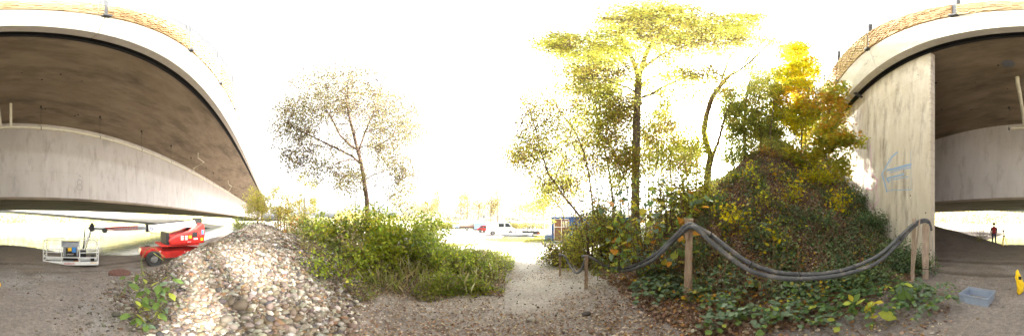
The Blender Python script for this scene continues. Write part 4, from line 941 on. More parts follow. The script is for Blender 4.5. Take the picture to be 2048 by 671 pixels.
# thin companions next to it
for k, (pts, d, lb) in enumerate((([(748, 425), (750, 390), (752, 350), (756, 310), (760, 280)], 10, 'thin straight stem right beside the pale half bare tree'), ([(758, 420), (775, 400), (790, 385), (802, 370)], 9, 'short slanting sapling leaning away from the pale tree'), ([(712, 430), (710, 380), (706, 340)], 10, 'thin grey sapling at the left foot of the pale tree'))):
    q = P(pts[0][0], pts[0][1], d); q.z = H(q.x, q.y)-.1
    tree('sapling', lb, 'tree', q, [([q]+S(pts, d), .04, .012, None)], A_(pts[-1][0], pts[-1][1]+25, d, 38, 45, rz=50), 1500, GRY+YEL[:2], (2, 3, 2, 2, 1, 2, 2), 'bark_brown', .10, .2, group=None)
# the big yellow tree
d = 8.0; b0 = P(1270, 430, d); b0.z = H(b0.x, b0.y)-.1
st = [([b0]+S([(1271, 350), (1272, 300), (1273, 250), (1275, 200), (1278, 150)], d), .24, .17, None),
      (S([(1276, 152), (1268, 125), (1255, 100), (1235, 70)], [8, 8, 7.6, 7.0]), .15, .06, 1), (S([(1279, 150), (1288, 120), (1300, 90), (1330, 60), (1350, 40)], [8, 8, 7.8, 7.3, 6.8]), .14, .05, 1),
      (S([(1276, 188), (1262, 178), (1235, 168), (1205, 158), (1160, 158)], [8, 7.8, 7.4, 7, 6.6]), .06, .025, 1), (S([(1282, 195), (1300, 190), (1330, 172), (1360, 158), (1400, 148)], [8, 8, 8.1, 8.3, 8.6]), .08, .03, 1),
      (S([(1277, 150), (1260, 110), (1215, 92), (1165, 85), (1110, 92)], [8, 7.7, 7, 6.6, 6.6]), .09, .03, 1), (S([(1282, 140), (1330, 105), (1400, 85), (1460, 75)], [8, 8, 8.2, 8.6]), .09, .03, 1),
      (S([(1273, 225), (1258, 215), (1245, 212)], [8, 7.7, 7.4]), .04, .015, 1), (S([(1275, 255), (1300, 258), (1325, 268)], [8, 8.1, 8.2]), .03, .01, 1)]
at = np.concatenate([A_(1290, 72, 7.0, 115, 380, rz=62), A_(1180, 100, 7.0, 80, 210, rz=48), A_(1110, 92, 7.0, 50, 90, rz=32), A_(1400, 78, 7.8, 95, 290, rz=62), A_(1480, 68, 8.8, 62, 130, rz=36), A_(1300, 30, 6.0, 110, 200, rz=30), A_(1460, 45, 7.0, 80, 120, rz=30), A_(1250, 150, 7.6, 60, 50, rz=20), A_(1360, 140, 8.2, 60, 60, rz=22), A_(1180, 155, 7.2, 70, 110, rz=44), A_(1330, 190, 8.2, 70, 90, rz=60), A_(1400, 160, 8.4, 60, 90, rz=44), A_(1230, 215, 7.8, 50, 70, rz=44)])
tree('tall_tree', 'tallest tree with stout grey trunk and wide yellow crown beyond the path', 'tree', b0, st, at, 80000, YEL, (5, 4, 4, 4, 3, 4), 'bark_grey', .125, .24, tip=.009, flat=.7, tilt=.7, gaps=.30)
# curved tree on the embankment top, against the sun
d = 11; g = P(1414, 356, d); g.z = H(g.x, g.y)-.2
st = [([g]+S([(1416, 340), (1422, 312), (1412, 285), (1408, 262), (1413, 230), (1424, 195), (1440, 172), (1460, 150)], d), .27, .13, None),
      (S([(1424, 315), (1436, 285), (1443, 258), (1452, 225), (1462, 205)], d), .11, .05, 1), (S([(1440, 172), (1450, 140), (1462, 110), (1480, 95)], [11, 11, 10.8, 10.5]), .08, .03, 1),
      (S([(1455, 155), (1480, 140), (1505, 120), (1530, 95), (1560, 68)], [11, 10.8, 10.5, 10.2, 10]), .08, .025, 1), (S([(1460, 150), (1490, 125), (1530, 80), (1550, 55)], [11, 11, 10.6, 10.3]), .06, .02, 1), (S([(1418, 210), (1405, 190), (1395, 178)], 11), .05, .02, 1)]
at = np.concatenate([A_(1470, 120, 10.8, 60, 60, rz=40), A_(1545, 85, 10.2, 35, 40, rz=26), A_(1400, 195, 11, 26, 30, rz=22), A_(1500, 100, 10.5, 50, 50, rz=30)])
tree('curved_tree', 'leaning tree with s-curved double trunk on the embankment crest, in front of the sun', 'tree', g, st, at, 8000, YEL, (4, 3, 4, 3, 2, 2), 'bark_brown', .12, .25, tip=.008)
# dense dark green tree
d = 12.5; g = P(1490, 330, d); g.z = H(g.x, g.y)-.2
st = [([g]+S([(1490, 300), (1488, 250), (1492, 200), (1500, 160)], d), .16, .06, None), (S([(1489, 270), (1470, 230), (1465, 190)], d), .08, .03, 1), (S([(1490, 260), (1520, 230), (1530, 190)], d), .08, .03, 1)]
at = np.concatenate([A_(1500, 205, d, 62, 240, rz=80), A_(1475, 260, d, 50, 140, rz=62), A_(1530, 250, d, 40, 100, rz=60), A_(1510, 150, d, 40, 80, rz=30), A_(1480, 310, d, 52, 90, rz=30), A_(1550, 265, d, 44, 110, rz=50), A_(1450, 200, d, 26, 50, rz=50)])
OLV = [(.22, .27, .07), (.30, .34, .09), (.40, .40, .10), (.15, .18, .05), (.46, .40, .08)]
tree('dense_tree', 'dense olive green tree between the curved trunk and the yellow maple', 'tree', g, st, at, 66000, OLV, (4, 4, 3, 2, 3), 'bark_brown', .125, .30, tip=.008, gaps=.33)
# yellow maple
d = 12; g = P(1602, 302, d); g.z = H(g.x, g.y)-.2
st = [([g]+S([(1604, 260), (1598, 200), (1592, 140), (1590, 105)], d), .07, .03, None), ([g+Vector((.2, .1, 0))]+S([(1588, 265), (1578, 220), (1570, 170)], d), .05, .02, None), ([g+Vector((-.1, .3, 0))]+S([(1612, 250), (1618, 200), (1620, 150)], d), .05, .02, None)]
at = np.concatenate([A_(1592, 140, d, 46, 150, rz=62), A_(1585, 200, d, 48, 130, rz=55), A_(1612, 245, d, 50, 120, rz=48), A_(1590, 100, d, 32, 50, rz=24), A_(1560, 230, d, 26, 40, rz=40)])
MAP = [(.62, .54, .015), (.60, .48, .015), (.50, .52, .03), (.36, .40, .04), (.58, .34, .02)]
tree('maple_tree', 'bright yellow young maple with thin stems on top of the embankment', 'tree', g, st, at, 15000, MAP, (6, 5, 4, 3, .6), 'bark_brown', .21, .24, tip=.008, tpl=t_maple(), tilt=.5, flat=.7, gaps=.30)
# yellow-green leaning maple near the wall
d = 9.5; g = P(1668, 345, d); g.z = H(g.x, g.y)-.2
st = [([g]+S([(1652, 310), (1650, 270), (1660, 220), (1672, 170)], [9.5, 9.5, 9.2, 9, 9]), .05, .015, None), (S([(1652, 310), (1670, 290), (1695, 285), (1715, 300)], [9.5, 9, 8.6, 8.2]), .025, .01, 1), (S([(1655, 262), (1680, 245), (1700, 240)], [9.4, 9, 8.6]), .02, .01, 1)]
at = np.concatenate([A_(1668, 200, 9.2, 28, 80, rz=52), A_(1690, 285, 8.8, 30, 60, rz=18), A_(1662, 262, 9.4, 34, 90, rz=42), A_(1640, 300, 9.6, 40, 90, rz=30), A_(1685, 330, 9.0, 22, 50, rz=30), A_(1600, 310, 9.8, 40, 40, rz=24)])
tree('maple_sapling', 'slender maple sapling with yellow and green leaves reaching across the wing wall', 'tree', g, st, at, 5200, [(.42, .41, .05), (.30, .35, .06), (.54, .44, .04), (.54, .30, .04)], (4, 3, 4, 2), 'bark_brown', .20, .2, tip=.006, tpl=t_maple(), tilt=.5, flat=.7)
# thin multi-stemmed group left of the big tree
grp = [([(1196, 465), (1160, 432), (1130, 395), (1098, 350), (1082, 305), (1072, 260), (1060, 225)], 8.0, .075, 'thin dark tree arching out over the parked cars'),
       ([(1196, 455), (1184, 400), (1178, 350), (1168, 305), (1150, 262), (1120, 225), (1100, 190)], 9.0, .07, 'forked thin tree just in front of the blue container'),
       ([(1206, 455), (1196, 390), (1186, 330), (1186, 280), (1150, 240)], 10.5, .06, 'straight thin tree between the forked tree and the stout trunk'),
       ([(1236, 440), (1222, 370), (1214, 320), (1200, 260), (1190, 200), (1175, 165)], 8.6, .07, 'slim tree bending away just left of the stout trunk'),
       ([(1246, 430), (1238, 360), (1226, 300), (1210, 265), (1230, 235), (1250, 215)], 9.4, .055, 'crooked slim tree touching the stout trunk branches'),
       ([(1160, 462), (1150, 420), (1140, 370), (1128, 330), (1110, 300)], 12, .05, 'farthest of the thin trees, before the second container')]
for k, (pts, d, r, lb) in enumerate(grp):
    q = P(pts[0][0], pts[0][1], d); q.z = H(q.x, q.y)-.1
    mx_ = pts[-1]; c = pts[len(pts)//2+1]
    at = np.concatenate([A_(mx_[0]+5, mx_[1]+10, d, 56, 90, rz=60), A_(c[0], c[1], d, 64, 110, rz=62), A_((c[0]+pts[1][0])/2, (c[1]+pts[1][1])/2, d*.95, 48, 50, rz=36)])
    q2 = pts[2]; side = S([(q2[0], q2[1]), (q2[0]+(22 if k % 2 else -30), q2[1]-45), (q2[0]+(30 if k % 2 else -55), q2[1]-80)], d)
    tree('slim_tree', lb, 'tree', q, [([q]+S(pts[1:], d), r, .018, None), (side, r*.5, .012, 1)], at, 6000, MIX, (5, 4, 3, 3, 3, 2), 'bark_brown', .12, .25, tip=.007, jit=.14, group=None)
more = [([(1262, 440), (1255, 380), (1240, 330), (1232, 280), (1222, 230)], 7.4, .04, 'whippy young tree in front of the stout trunk foot'),
        ([(1300, 430), (1305, 370), (1318, 310), (1312, 260), (1322, 215)], 9.5, .05, 'slender tree with yellow leaves just right of the stout trunk'),
        ([(1340, 420), (1345, 370), (1338, 320), (1350, 270), (1345, 235)], 10.5, .045, 'slender crooked tree above the leaning post'),
        ([(1375, 400), (1378, 350), (1388, 300), (1380, 260)], 10, .045, 'young leafy tree next to the curved trunk foot'),
        ([(1215, 450), (1230, 390), (1255, 330), (1268, 280), (1290, 240)], 8.8, .05, 'slim tree crossing behind the stout trunk'),
        ([(1140, 470), (1125, 420), (1095, 385), (1060, 350), (1040, 300)], 9.2, .045, 'lowest reaching thin tree over the scrap trailer'),
        ([(1545, 320), (1540, 270), (1548, 210), (1540, 160)], 11, .05, 'slim tree filling the gap before the yellow maple'),
        ([(1470, 345), (1462, 300), (1470, 250), (1462, 190)], 12.5, .06, 'bushy olive tree filling the gap right of the double trunk'),
        ([(1520, 330), (1522, 280), (1515, 220), (1525, 150)], 12, .06, 'leafy green tree joining the dense olive tree to the maple'),
        ([(1660, 330), (1655, 290), (1662, 250), (1655, 205)], 11.5, .05, 'leafy tree on the crest just before the bridge edge'),
        ([(1630, 310), (1635, 270), (1628, 220), (1640, 180)], 11, .045, 'thin yellow green tree close to the bridge edge')]
for k, (pts, d, r, lb) in enumerate(more):
    q = P(pts[0][0], pts[0][1], d); q.z = H(q.x, q.y)-.1; m_ = pts[-1]; c = pts[2]
    at = np.concatenate([A_(m_[0], m_[1]+10, d, 44, 80, rz=48), A_(c[0], c[1], d, 50, 90, rz=55)])
    tree('slim_tree', lb, 'tree', q, [([q]+S(pts[1:], d), r, .015, None)], at, 5200, [(.46, .46, .06), (.32, .37, .07), (.54, .48, .06), (.20, .21, .06), (.34, .24, .07)], (4, 4, 4, 3, 2), 'bark_brown', .115, .25, tip=.006, jit=.14)
# thin trees behind, right of the big tree
r_ = random.Random(12)
for k, (x_, yt, d, lb) in enumerate(((1322, 225, 17, 'slim distant tree just right of the stout trunk'), (1345, 250, 19, 'pale distant tree between stout trunk and curved tree'), (1368, 285, 16, 'short broken trunk left of the curved tree'), (1392, 270, 18, 'distant slim tree close beside the curved trunk'), (1300, 265, 15, 'thin tree half hidden by the stout trunk'), (1540, 250, 15, 'slim tree on the crest behind the dense olive tree'))):
    q = P(x_, 400, d); q.z = H(q.x, q.y)-.2
    tree('slim_tree', lb, 'tree', q, [([q]+S([(x_+r_.uniform(-5, 5), 360), (x_+r_.uniform(-6, 6), 310), (x_+r_.uniform(-8, 8), yt)], d), .09, .02, None)], np.concatenate([A_(x_, yt+20, d, 26, 50, rz=44), A_(x_, 320, d, 26, 30, rz=40)]), 4600, MIX, (5, 5, 2, 1, 3, 1), 'bark_brown', .16, .4, tip=.008)
# trees along the far edge of the yard
far_lb = ['tall thin tree far beyond the yard, farthest towards the pale tree', 'bare far tree just beside the tallest yard tree', 'tallest sparse tree behind the flatbed trailer', 'sparse far tree directly behind the blue box', 'low yellow far tree behind the red car', 'yellowish tree pair behind the white van', 'tall far tree behind the pole stack', 'small faint far tree over the hedge', 'faint bushy far tree beside the hedge end', 'far tree peeping behind the arching thin tree', 'thin far tree beyond the short slanting sapling', 'last faint tree in the row beyond the bushes']
for k, (x_, yt, d, sp) in enumerate(((876, 370, 55, 8), (868, 395, 60, 7), (922, 362, 50, 14), (935, 372, 52, 12), (958, 390, 50, 16), (982, 380, 48, 15), (995, 372, 48, 12), (1040, 395, 50, 22), (1065, 400, 46, 22), (1088, 385, 40, 18), (830, 385, 55, 18), (850, 400, 60, 16))):
    q = P(x_, 440, d); q.z = H(q.x, q.y)-.2
    tree('far_tree', far_lb[k], 'tree', q, [([q]+S([(x_, 420), (x_+1, yt+8)], d), .28, .06, None)], A_(x_, (yt+430)/2, d, sp, 70, rz=(430-yt)/2), 1500, [(.34, .30, .12), (.46, .42, .14), (.25, .18, .12), (.40, .32, .12)], (3, 3, 2, 2), 'bark_pale', .34, .6, tip=.03, group='trees along the far edge of the yard', seg=1.2)
# hedge along the far edge, far woods and the trees across the river: read as masses
def mass(name, pts, size, cols, wts, tpl=None, m_='leaf', kind='stuff', label=None, tilt=.9):
    n = len(pts); foliage(name, [scatter(tpl or t_rhomb(), pts, R.uniform(.6, 1.3, n)*size, rotmats(n, tilt), palette(n, cols, wts, clump=np.clip(vn(pts[:, 0]*.5, pts[:, 1]*.5+pts[:, 2]*.5), 0, .999)))], m_, kind=kind, label=label)
def band(n, x0, x1, d0, d1, z0, z1):
    a = R.uniform(az(x0), az(x1), n); d = R.uniform(d0, d1, n); x = d*np.sin(a); y = d*np.cos(a); hh = z1*(.35+.9*fbm(a*14, d*0+3))
    return np.stack([x, y, h(x, y, False)+z0+R.random(n)*np.maximum(hh-z0, .2)], 1)
mass('hedge', band(9000, 850, 1100, 44, 48, 0, 1.9), .35, [(.45, .40, .12), (.38, .36, .12), (.28, .24, .10)], (3, 3, 2))
mass('far_woods', band(9000, 560, 1300, 70, 90, 0, 6.5), .8, [(.50, .46, .24), (.42, .40, .2), (.36, .30, .2)], (3, 3, 2))
xx = R.uniform(-160, 260, 30000); yy = R.uniform(80, 105, 30000); hh = 3+12*fbm(xx*.09, yy*.0+7)**1.2
mass('far_bank_woods', np.stack([xx, yy, -2+R.random(30000)*hh], 1), 1.3, [(.62, .56, .22), (.66, .58, .30), (.42, .46, .20), (.62, .42, .20), (.28, .38, .18)], (4, 3, 2, 2, 2))
xx = R.uniform(-160, 260, 9000); yy = R.uniform(73, 78, 9000)
mass('far_bank_reeds', np.stack([xx, yy, -3.6+R.random(9000)*2.2], 1), .8, [(.60, .56, .26), (.50, .50, .2), (.42, .30, .15)], (4, 3, 1))
b_ = MB(); xs = np.linspace(-300, 500, 60); v = []; 
for x_ in xs: v += [(x_, 71, -5.2), (x_, 76, -2.2), (x_, 112, 1.0+2*math.sin(x_*.05)), (x_, 130, 9+3*math.sin(x_*.03+1))]
f = [(i*4+k, i*4+k+1, (i+1)*4+k+1, (i+1)*4+k) for i in range(59) for k in range(3)]
me = bpy.data.meshes.new('far_bank'); me.from_pydata(v, [], f); me.update(); link('far_bank', me, 'far_bank', kind='structure')
# ------------------------------------------------------------------ ground cover
IVY = [(.075, .125, .045), (.11, .175, .06), (.15, .21, .09), (.09, .14, .075), (.20, .27, .165)]
LIT = [(.25, .16, .105), (.34, .23, .155), (.17, .105, .075), (.46, .36, .26), (.56, .47, .37), (.40, .21, .08)]
def hillpts(n, x0=1165, x1=1850, d0=1.5, d1=17, pw=1.5, margin=-3.0):
    o = []
    while sum(len(q) for q in o) < n:
        x, y = ring_pts(n, x0, x1, d0, d1, pw); s = -x-cfoot(y); k = (s > margin+.5*(fbm(x*1.2, y*1.2)-.5))&(y < WALL_Y-.08); o.append(np.stack([x[k], y[k]], 1))
    return np.concatenate(o)[:n]
p = hillpts(80000, margin=-3.3); z = h(p[:, 0], p[:, 1])
n = len(p); sz = R.uniform(.03, .085, n)*(1+.06*np.hypot(p[:, 0], p[:, 1]))
foliage('leaf_litter', [scatter(t_rhomb(), np.stack([p[:, 0], p[:, 1], z+R.uniform(.005, .05, n)], 1), sz, rotmats(n, .5), palette(n, LIT, (5, 4, 4, 2, 1.3, 1.5)))], 'litter', kind='stuff')
# ivy and bramble in patches
p = hillpts(120000); c = fbm(p[:, 0]*1.9+4, p[:, 1]*1.9+2, 4); dd = np.hypot(p[:, 0], p[:, 1])
s_ = -p[:, 0]-cfoot(p[:, 1])
keep = (c+.10*ss(4.5, 2.2, dd)-.35*ss(-2.2, -3.0, s_)+.16*ss(.8, 2.2, p[:, 1])-.10*ss(-.2, 1.2, s_)+.03*ss(-.4, -1.4, s_) > .485+.22*(R.random(len(p))-.5)); p = p[keep][:50000]; n = len(p); dd = dd[keep][:50000]
lift_ = R.random(n)**1.5*(.10+.35*fbm(p[:, 0]*1.5, p[:, 1]*1.5+20)); z = h(p[:, 0], p[:, 1])+lift_+.02
cl = fbm(p[:, 0]*2+7, p[:, 1]*2)
foliage('ground_ivy', [scatter(t_oval(.42), np.stack([p[:, 0], p[:, 1], z], 1), R.uniform(.035, .075, n)*(1+.045*dd), rotmats(n, .45), palette(n, IVY, (3, 4, 3, 3, 2), clump=np.clip(cl, 0, .999)))], 'leaf_dark', kind='stuff')
# sprinkled yellow and orange fallen leaves
p = hillpts(5200, pw=1.1); n = len(p); cl = fbm(p[:, 0]*.7+11, p[:, 1]*.7); k = cl > .40; p = p[k]; n = len(p)
foliage('fallen_leaves', [scatter(t_maple(), np.stack([p[:, 0], p[:, 1], h(p[:, 0], p[:, 1])+R.uniform(.04, .35, n)], 1), R.uniform(.04, .075, n)*(1+.03*np.hypot(p[:, 0], p[:, 1])), rotmats(n, .5), palette(n, [(.66, .46, .04), (.60, .30, .03), (.45, .22, .05), (.60, .56, .10)], (3, 3, 2, 2)))], 'leaf', kind='stuff')
# dead stalks
b = MB(); r_ = random.Random(21); q = hillpts(2200, margin=-2.6, pw=1.2)
for x_, y_ in q:
    z_ = H(x_, y_); L_ = r_.uniform(.25, .9); dx_, dy_ = r_.gauss(0, .35), r_.gauss(0, .35)
    b.tube([(x_, y_, z_-.02), (x_+dx_*.4*L_, y_+dy_*.4*L_, z_+L_*.6), (x_+dx_*L_, y_+dy_*L_, z_+L_*r_.uniform(.6, 1.0))], .004+.0006*math.hypot(x_, y_), 4)
b.build('dead_stalks', 'twig', kind='stuff')
# litter on the path and under the bushes
x, y = ring_pts(30000, 640, 1330, 1.3, 9, 1.4); c = fbm(x*1.1+5, y*1.1)
k = (c+.12*ss(-1.2, -2.6, x)+.10*(np.abs(x+.1*y) > 1.5) > .44+.25*(R.random(len(x))-.5)); x, y = x[k], y[k]; n = len(x)
foliage('leaf_litter', [scatter(t_rhomb(), np.stack([x, y, h(x, y)+R.uniform(.002, .022, n)], 1), R.uniform(.018, .05, n), rotmats(n, .35), palette(n, LIT, (4, 4, 4, 3, 2.5, 1)))], 'litter', kind='stuff')
x, y = ring_pts(2600, 1180, 1900, 1.25, 3.2, 1); n = len(x)
foliage('leaf_litter', [scatter(t_oval(.35), np.stack([x, y, h(x, y)+R.uniform(.004, .03, n)], 1), R.uniform(.025, .07, n), rotmats(n, .35), palette(n, LIT, (4, 4, 4, 3, 2.5, 1.5)))], 'litter', kind='stuff')
# low green growth between the heap and the path
GRN = [(.16, .21, .055), (.23, .28, .07), (.11, .15, .045), (.33, .37, .08), (.32, .26, .14), (.42, .42, .10)]
def patch(n, x0, x1, d0, d1, hgt, size, cols, wts, name='ground_weeds', tpl=None, thr=.42, pw=1.2, mat_='leaf', inner=None):
    x, y = ring_pts(n, x0, x1, d0, d1, pw); a = (np.arctan2(x, y)-az(33)) % (2*PI)
    c = fbm(x*1.3+9, y*1.3+1); edge = inner(x, y) if inner is not None else 0
    k = c-edge > thr+.25*(R.random(len(x))-.5); x, y, c = x[k], y[k], c[k]; edge = edge[k] if inner is not None else 0; n = len(x)
    z = h(x, y)+.01+R.random(n)**1.3*hgt*np.clip((c-edge-thr+.15)*2.6*(.4+1.3*vn(x*3, y*3)), .08, 1.8)
    foliage(name, [scatter(tpl or t_oval(.34), np.stack([x, y, z], 1), R.uniform(.6, 1.3, n)*size, rotmats(n, .7), palette(n, cols, wts, clump=np.clip(fbm(x*2, y*2+30), 0, .999)))], mat_, kind='stuff')
def off_heap(x, y): r, _ = capsule(x, y, (4.9, .55), (10.4, .8)); return .6*ss(3.2, 2.2, r+1.5*ss(-.1, -.9, y)*ss(3.0, 4.2, x))+.7*ss(3.6, 2.7, np.hypot(x, y)+2.0*(fbm(x*1.1+2, y*1.1)-.5))
patch(40000, 540, 985, 2.6, 9, .40, .05, GRN+[(.40, .33, .20)], (4, 4, 3, 4, 4, 3, 3), thr=.42, inner=off_heap)
patch(16000, 860, 1030, 3.0, 8, .35, .055, [(.30, .38, .06), (.42, .46, .07), (.2, .26, .05), (.34, .26, .14)], (4, 4, 2, 2), thr=.36, inner=lambda x, y: .6*ss(-.6, -1.3, x+.05*y)*0+.6*ss(.55, .25, x)+.6*ss(3.4, 2.9, np.hypot(x, y)))
patch(9000, 1075, 1215, 4.2, 9, .4, .06, GRN+[(.5, .4, .08)], (3, 4, 2, 4, 2, 2, 2), thr=.36, inner=lambda x, y: .6*ss(-2.2, -1.7, x+.12*y+.2))
x, y = ring_pts(26000, 640, 1010, 2.4, 8, 1.1); k = off_heap(x, y) < .3; x, y = x[k], y[k]; n = len(x)
foliage('leaf_litter', [scatter(t_rhomb(), np.stack([x, y, h(x, y)+R.uniform(.005, .06, n)], 1), R.uniform(.02, .06, n), rotmats(n, .6), palette(n, LIT+[(.5, .42, .3)], (3, 4, 3, 3, 3, 1, 2)))], 'litter', kind='stuff')
# grass tufts in the yard
V_ = np.array([(0, -.02, 0), (0, .02, 0), (.12, .012, .6), (.4, 0, 1.0)]); F_ = np.array([(0, 1, 2), (0, 2, 2), (1, 3, 2)])[[0, 2]]
def grass(cx, cy, rx, ry, n, size, cols=((.30, .32, .08), (.45, .42, .14), (.38, .36, .1))):
    g = G(cx, cy); u = Vector((g.x, g.y)).normalized(); q = R.normal(size=(n, 2))*np.array([rx, ry])*.5
    x = g.x+q[:, 1]*u.x+q[:, 0]*u.y; y = g.y+q[:, 1]*u.y-q[:, 0]*u.x
    return scatter((V_, F_), np.stack([x, y, h(x, y)-.01], 1), R.uniform(.5, 1.2, n)*size, rotmats(n, .25), palette(n, cols, (1, 1, 1)))
foliage('grass', [grass(1045, 481, 4.5, 1.6, 5000, .30), grass(905, 492, 1.6, .9, 900, .26), grass(950, 490, 1.0, .5, 400, .2), grass(1080, 474, 2.0, .8, 1500, .3), grass(935, 480, .9, .5, 250, .2), grass(960, 505, 1.5, .6, 300, .16)], 'leaf', kind='stuff')
x, y = ring_pts(3800, 560, 1000, 3.2, 9, 1.1); k = (off_heap(x, y) < .45)&(fbm(x*1.7, y*1.7+3) > .46); x, y = x[k], y[k]; n = len(x)
foliage('dry_grass', [scatter((V_, F_), np.stack([x, y, h(x, y)-.01], 1), R.uniform(.12, .48, n), rotmats(n, .3), palette(n, [(.48, .42, .24), (.38, .36, .14), (.56, .50, .32), (.30, .34, .09)], (3, 3, 2, 3)))], 'leaf', kind='stuff')
# bank fringe of dry grass on the river edge
x = R.uniform(-12, 14, 5000); Ye = 14.3-5.2*ss(1, 9, x); y = Ye+R.normal(0, .25, 5000)
foliage('bank_grass', [scatter((V_, F_), np.stack([x, y, h(x, y)-.02], 1), R.uniform(.05, .18, 5000), rotmats(5000, .5), palette(5000, [(.14, .12, .07), (.22, .2, .09), (.10, .09, .07)], (1, 1, 1)))], 'leaf', kind='stuff')

# ------------------------------------------------------------------ bushes
def bush(name, label, x, y, d, hgt, rad, ns, leaves, lsize, cols, wts, cat='bush', tpl=None, bark='twig', group=None, leafm='leaf', spread=.17, tilt=.7, natt=70, tipr=.004, zoff=0, seed=None, flat=1):
    c = P(x, 441, d); c.z = H(c.x, c.y)-.05; r_ = random.Random(seed or x); st = []
    for k in range(ns):
        a = r_.uniform(0, 2*PI); q = r_.uniform(.1, .8)*rad; bx = c+Vector((math.cos(a)*q*.3, math.sin(a)*q*.3, 0)); tx = c+Vector((math.cos(a)*q, math.sin(a)*q, hgt*r_.uniform(.55, .95))); md = bx.lerp(tx, .5)+Vector((r_.uniform(-.08, .08), r_.uniform(-.08, .08), .08)); st.append(([bx, md, tx], .012+.004*hgt, .005, None))
    at = ell(natt, (c.x, c.y, c.z+hgt*.55), (rad, rad, hgt*.5))
    return tree(name, label, cat, c, st, at, leaves, cols, wts, bark, lsize, spread, tpl or t_oval(.34), tilt, tipr, group, leafm, seg=.25, flat=flat)
YG = [(.34, .42, .05), (.46, .50, .06), (.22, .30, .045), (.52, .46, .05), (.17, .22, .045)]
bush('bush', 'rounded yellow green bush crowning the low growth below the pale tree', 745, 450, 6.4, 1.9, .95, 12, 2600, .11, YG, (4, 4, 3, 2, 2))
bush('bush', 'olive green bush at the left side of the yellow green bushes', 690, 450, 6.0, 1.45, 1.2, 10, 2200, .085, GRN, (4, 4, 3, 2, 2, 1))
bush('bush', 'dark bushy growth between gravel heap and olive bush', 640, 460, 6.5, 1.1, 1.2, 9, 2200, .075, GRN, (4, 3, 4, 2, 3, 1))
bush('bush', 'leafy light green bush next to the yard opening', 850, 450, 5.4, 1.45, .75, 8, 1500, .11, YG, (4, 4, 3, 1, 1))
bush('bush', 'broad leafed bush with yellow patches below the pale trunk', 795, 460, 5.2, 1.25, 1.05, 10, 1700, .085, YG+GRN[:2], (3, 3, 3, 3, 3, 2, 2))
bush('bush', 'low straggling bush with orange leaf at the back of the heap', 600, 450, 8.5, 1.3, 1.2, 9, 2500, .08, GRN+[(.6, .2, .03)], (4, 4, 2, 3, 3, 2, .3))
bush('bush', 'low green creeper bush spreading to the path edge', 900, 500, 4.6, .55, .9, 9, 1200, .07, YG, (3, 3, 4, 1, 3))
bush('bush', 'small sunlit bush beside the path and lowest of the green mound', 965, 520, 4.2, .34, .7, 8, 700, .06, YG, (3, 3, 4, 1, 3))
bush('bush', 'lime leafed sprays rising above the middle of the low growth', 775, 470, 5.0, 1.25, .7, 10, 1100, .12, YG, (5, 5, 2, 3, 1))
bush('bush', 'sprawling yellow green shrub trailing down from the back of the heap', 665, 490, 5.2, .9, .9, 10, 1500, .10, YG+[(.42, .36, .2)], (5, 4, 3, 3, 1, 2))
bush('bush', 'loose pale green shrub low in front of the olive bush', 725, 520, 4.3, .7, .8, 9, 1000, .09, YG+[(.42, .36, .2)], (5, 4, 3, 3, 1, 2))
bush('bush', 'small weedy shrub lowest at the right flank of the heap', 680, 560, 3.5, .45, .6, 8, 700, .07, YG+GRN[:3], (4, 3, 3, 2, 1, 3, 3, 2))
PY_ = [(.62, .58, .16), (.52, .50, .12), (.66, .52, .14), (.40, .38, .1)]
bush('bush', 'pale yellow bush at the end of the bridge beside the heap top', 515, 430, 12, 3.6, 1.1, 9, 3200, .11, PY_, (3, 3, 2, 3), tipr=.006)
bush('bush', 'tall pale yellow bush behind the gravel heap', 560, 420, 13, 4.8, 1.2, 10, 4200, .12, PY_, (3, 3, 2, 2), tipr=.006)
bush('bush', 'sparse pale yellow bush left of the pale tree', 610, 410, 13, 6.0, 1.1, 9, 3600, .12, PY_, (3, 3, 2, 1), tipr=.006)
bush('bush', 'faint yellow bush just behind the pale tree trunk', 700, 420, 14, 3.6, 1.6, 9, 3000, .12, PY_, (3, 3, 2, 2), tipr=.006)
bush('bush', 'grey green bush at the water side of the gravel heap', 485, 445, 11.5, 1.1, .8, 8, 1800, .08, GRN, (3, 3, 3, 2, 2, 2), tipr=.006)
bush('bush', 'small dark bush on the river bank to the left of the person', 1960, 470, 13.8, 1.6, .9, 7, 420, .10, [(.12, .13, .05), (.2, .2, .07), (.3, .3, .08)], (3, 3, 1), tipr=.008, natt=45)
bush('bush', 'yellow leafed bush standing before the blue site container', 1165, 470, 6.2, 1.3, .45, 7, 900, .085, YEL, (5, 4, 4, 2, 2, 1))
bush('bush', 'twiggy brown and green bush around the two lowest posts', 1135, 500, 5.6, .8, .7, 8, 1300, .07, MIX+[(.2, .28, .06)], (2, 3, 3, 2, 2, 2, 3))
bush('bush', 'tall leafy thicket between the container and the stout trunk', 1210, 440, 6.6, 2.4, 1.0, 12, 3200, .085, MIX+[(.2, .28, .06)], (3, 3, 3, 2, 2, 2, 4))
bush('bush', 'brushy screen of twigs right in front of the blue container', 1160, 450, 7.5, 1.5, .8, 12, 1200, .08, MIX, (3, 3, 3, 2, 2, 2))
bush('bush', 'tall yellow green thicket just behind the leaning post', 1385, 400, 6.2, 2.0, .9, 12, 3000, .085, MIX+[(.14, .2, .05)], (3, 3, 2, 2, 3, 1, 4))
bush('bush', 'thicket of stems and yellowing leaves behind the broad leafed shrub', 1235, 430, 5.6, 1.9, 1.0, 12, 2600, .08, MIX+[(.2, .28, .06)], (3, 3, 3, 2, 2, 2, 3))
bush('bush', 'green and orange thicket left of the curved tree foot', 1340, 400, 7.6, 2.3, 1.1, 12, 3200, .09, MIX+[(.14, .2, .05)], (3, 3, 3, 2, 3, 1, 4))
bush('bush', 'dark thicket on the embankment below the dense olive tree', 1440, 370, 9, 1.5, 1.3, 12, 2200, .09, OLV, (3, 3, 3, 3, 2))
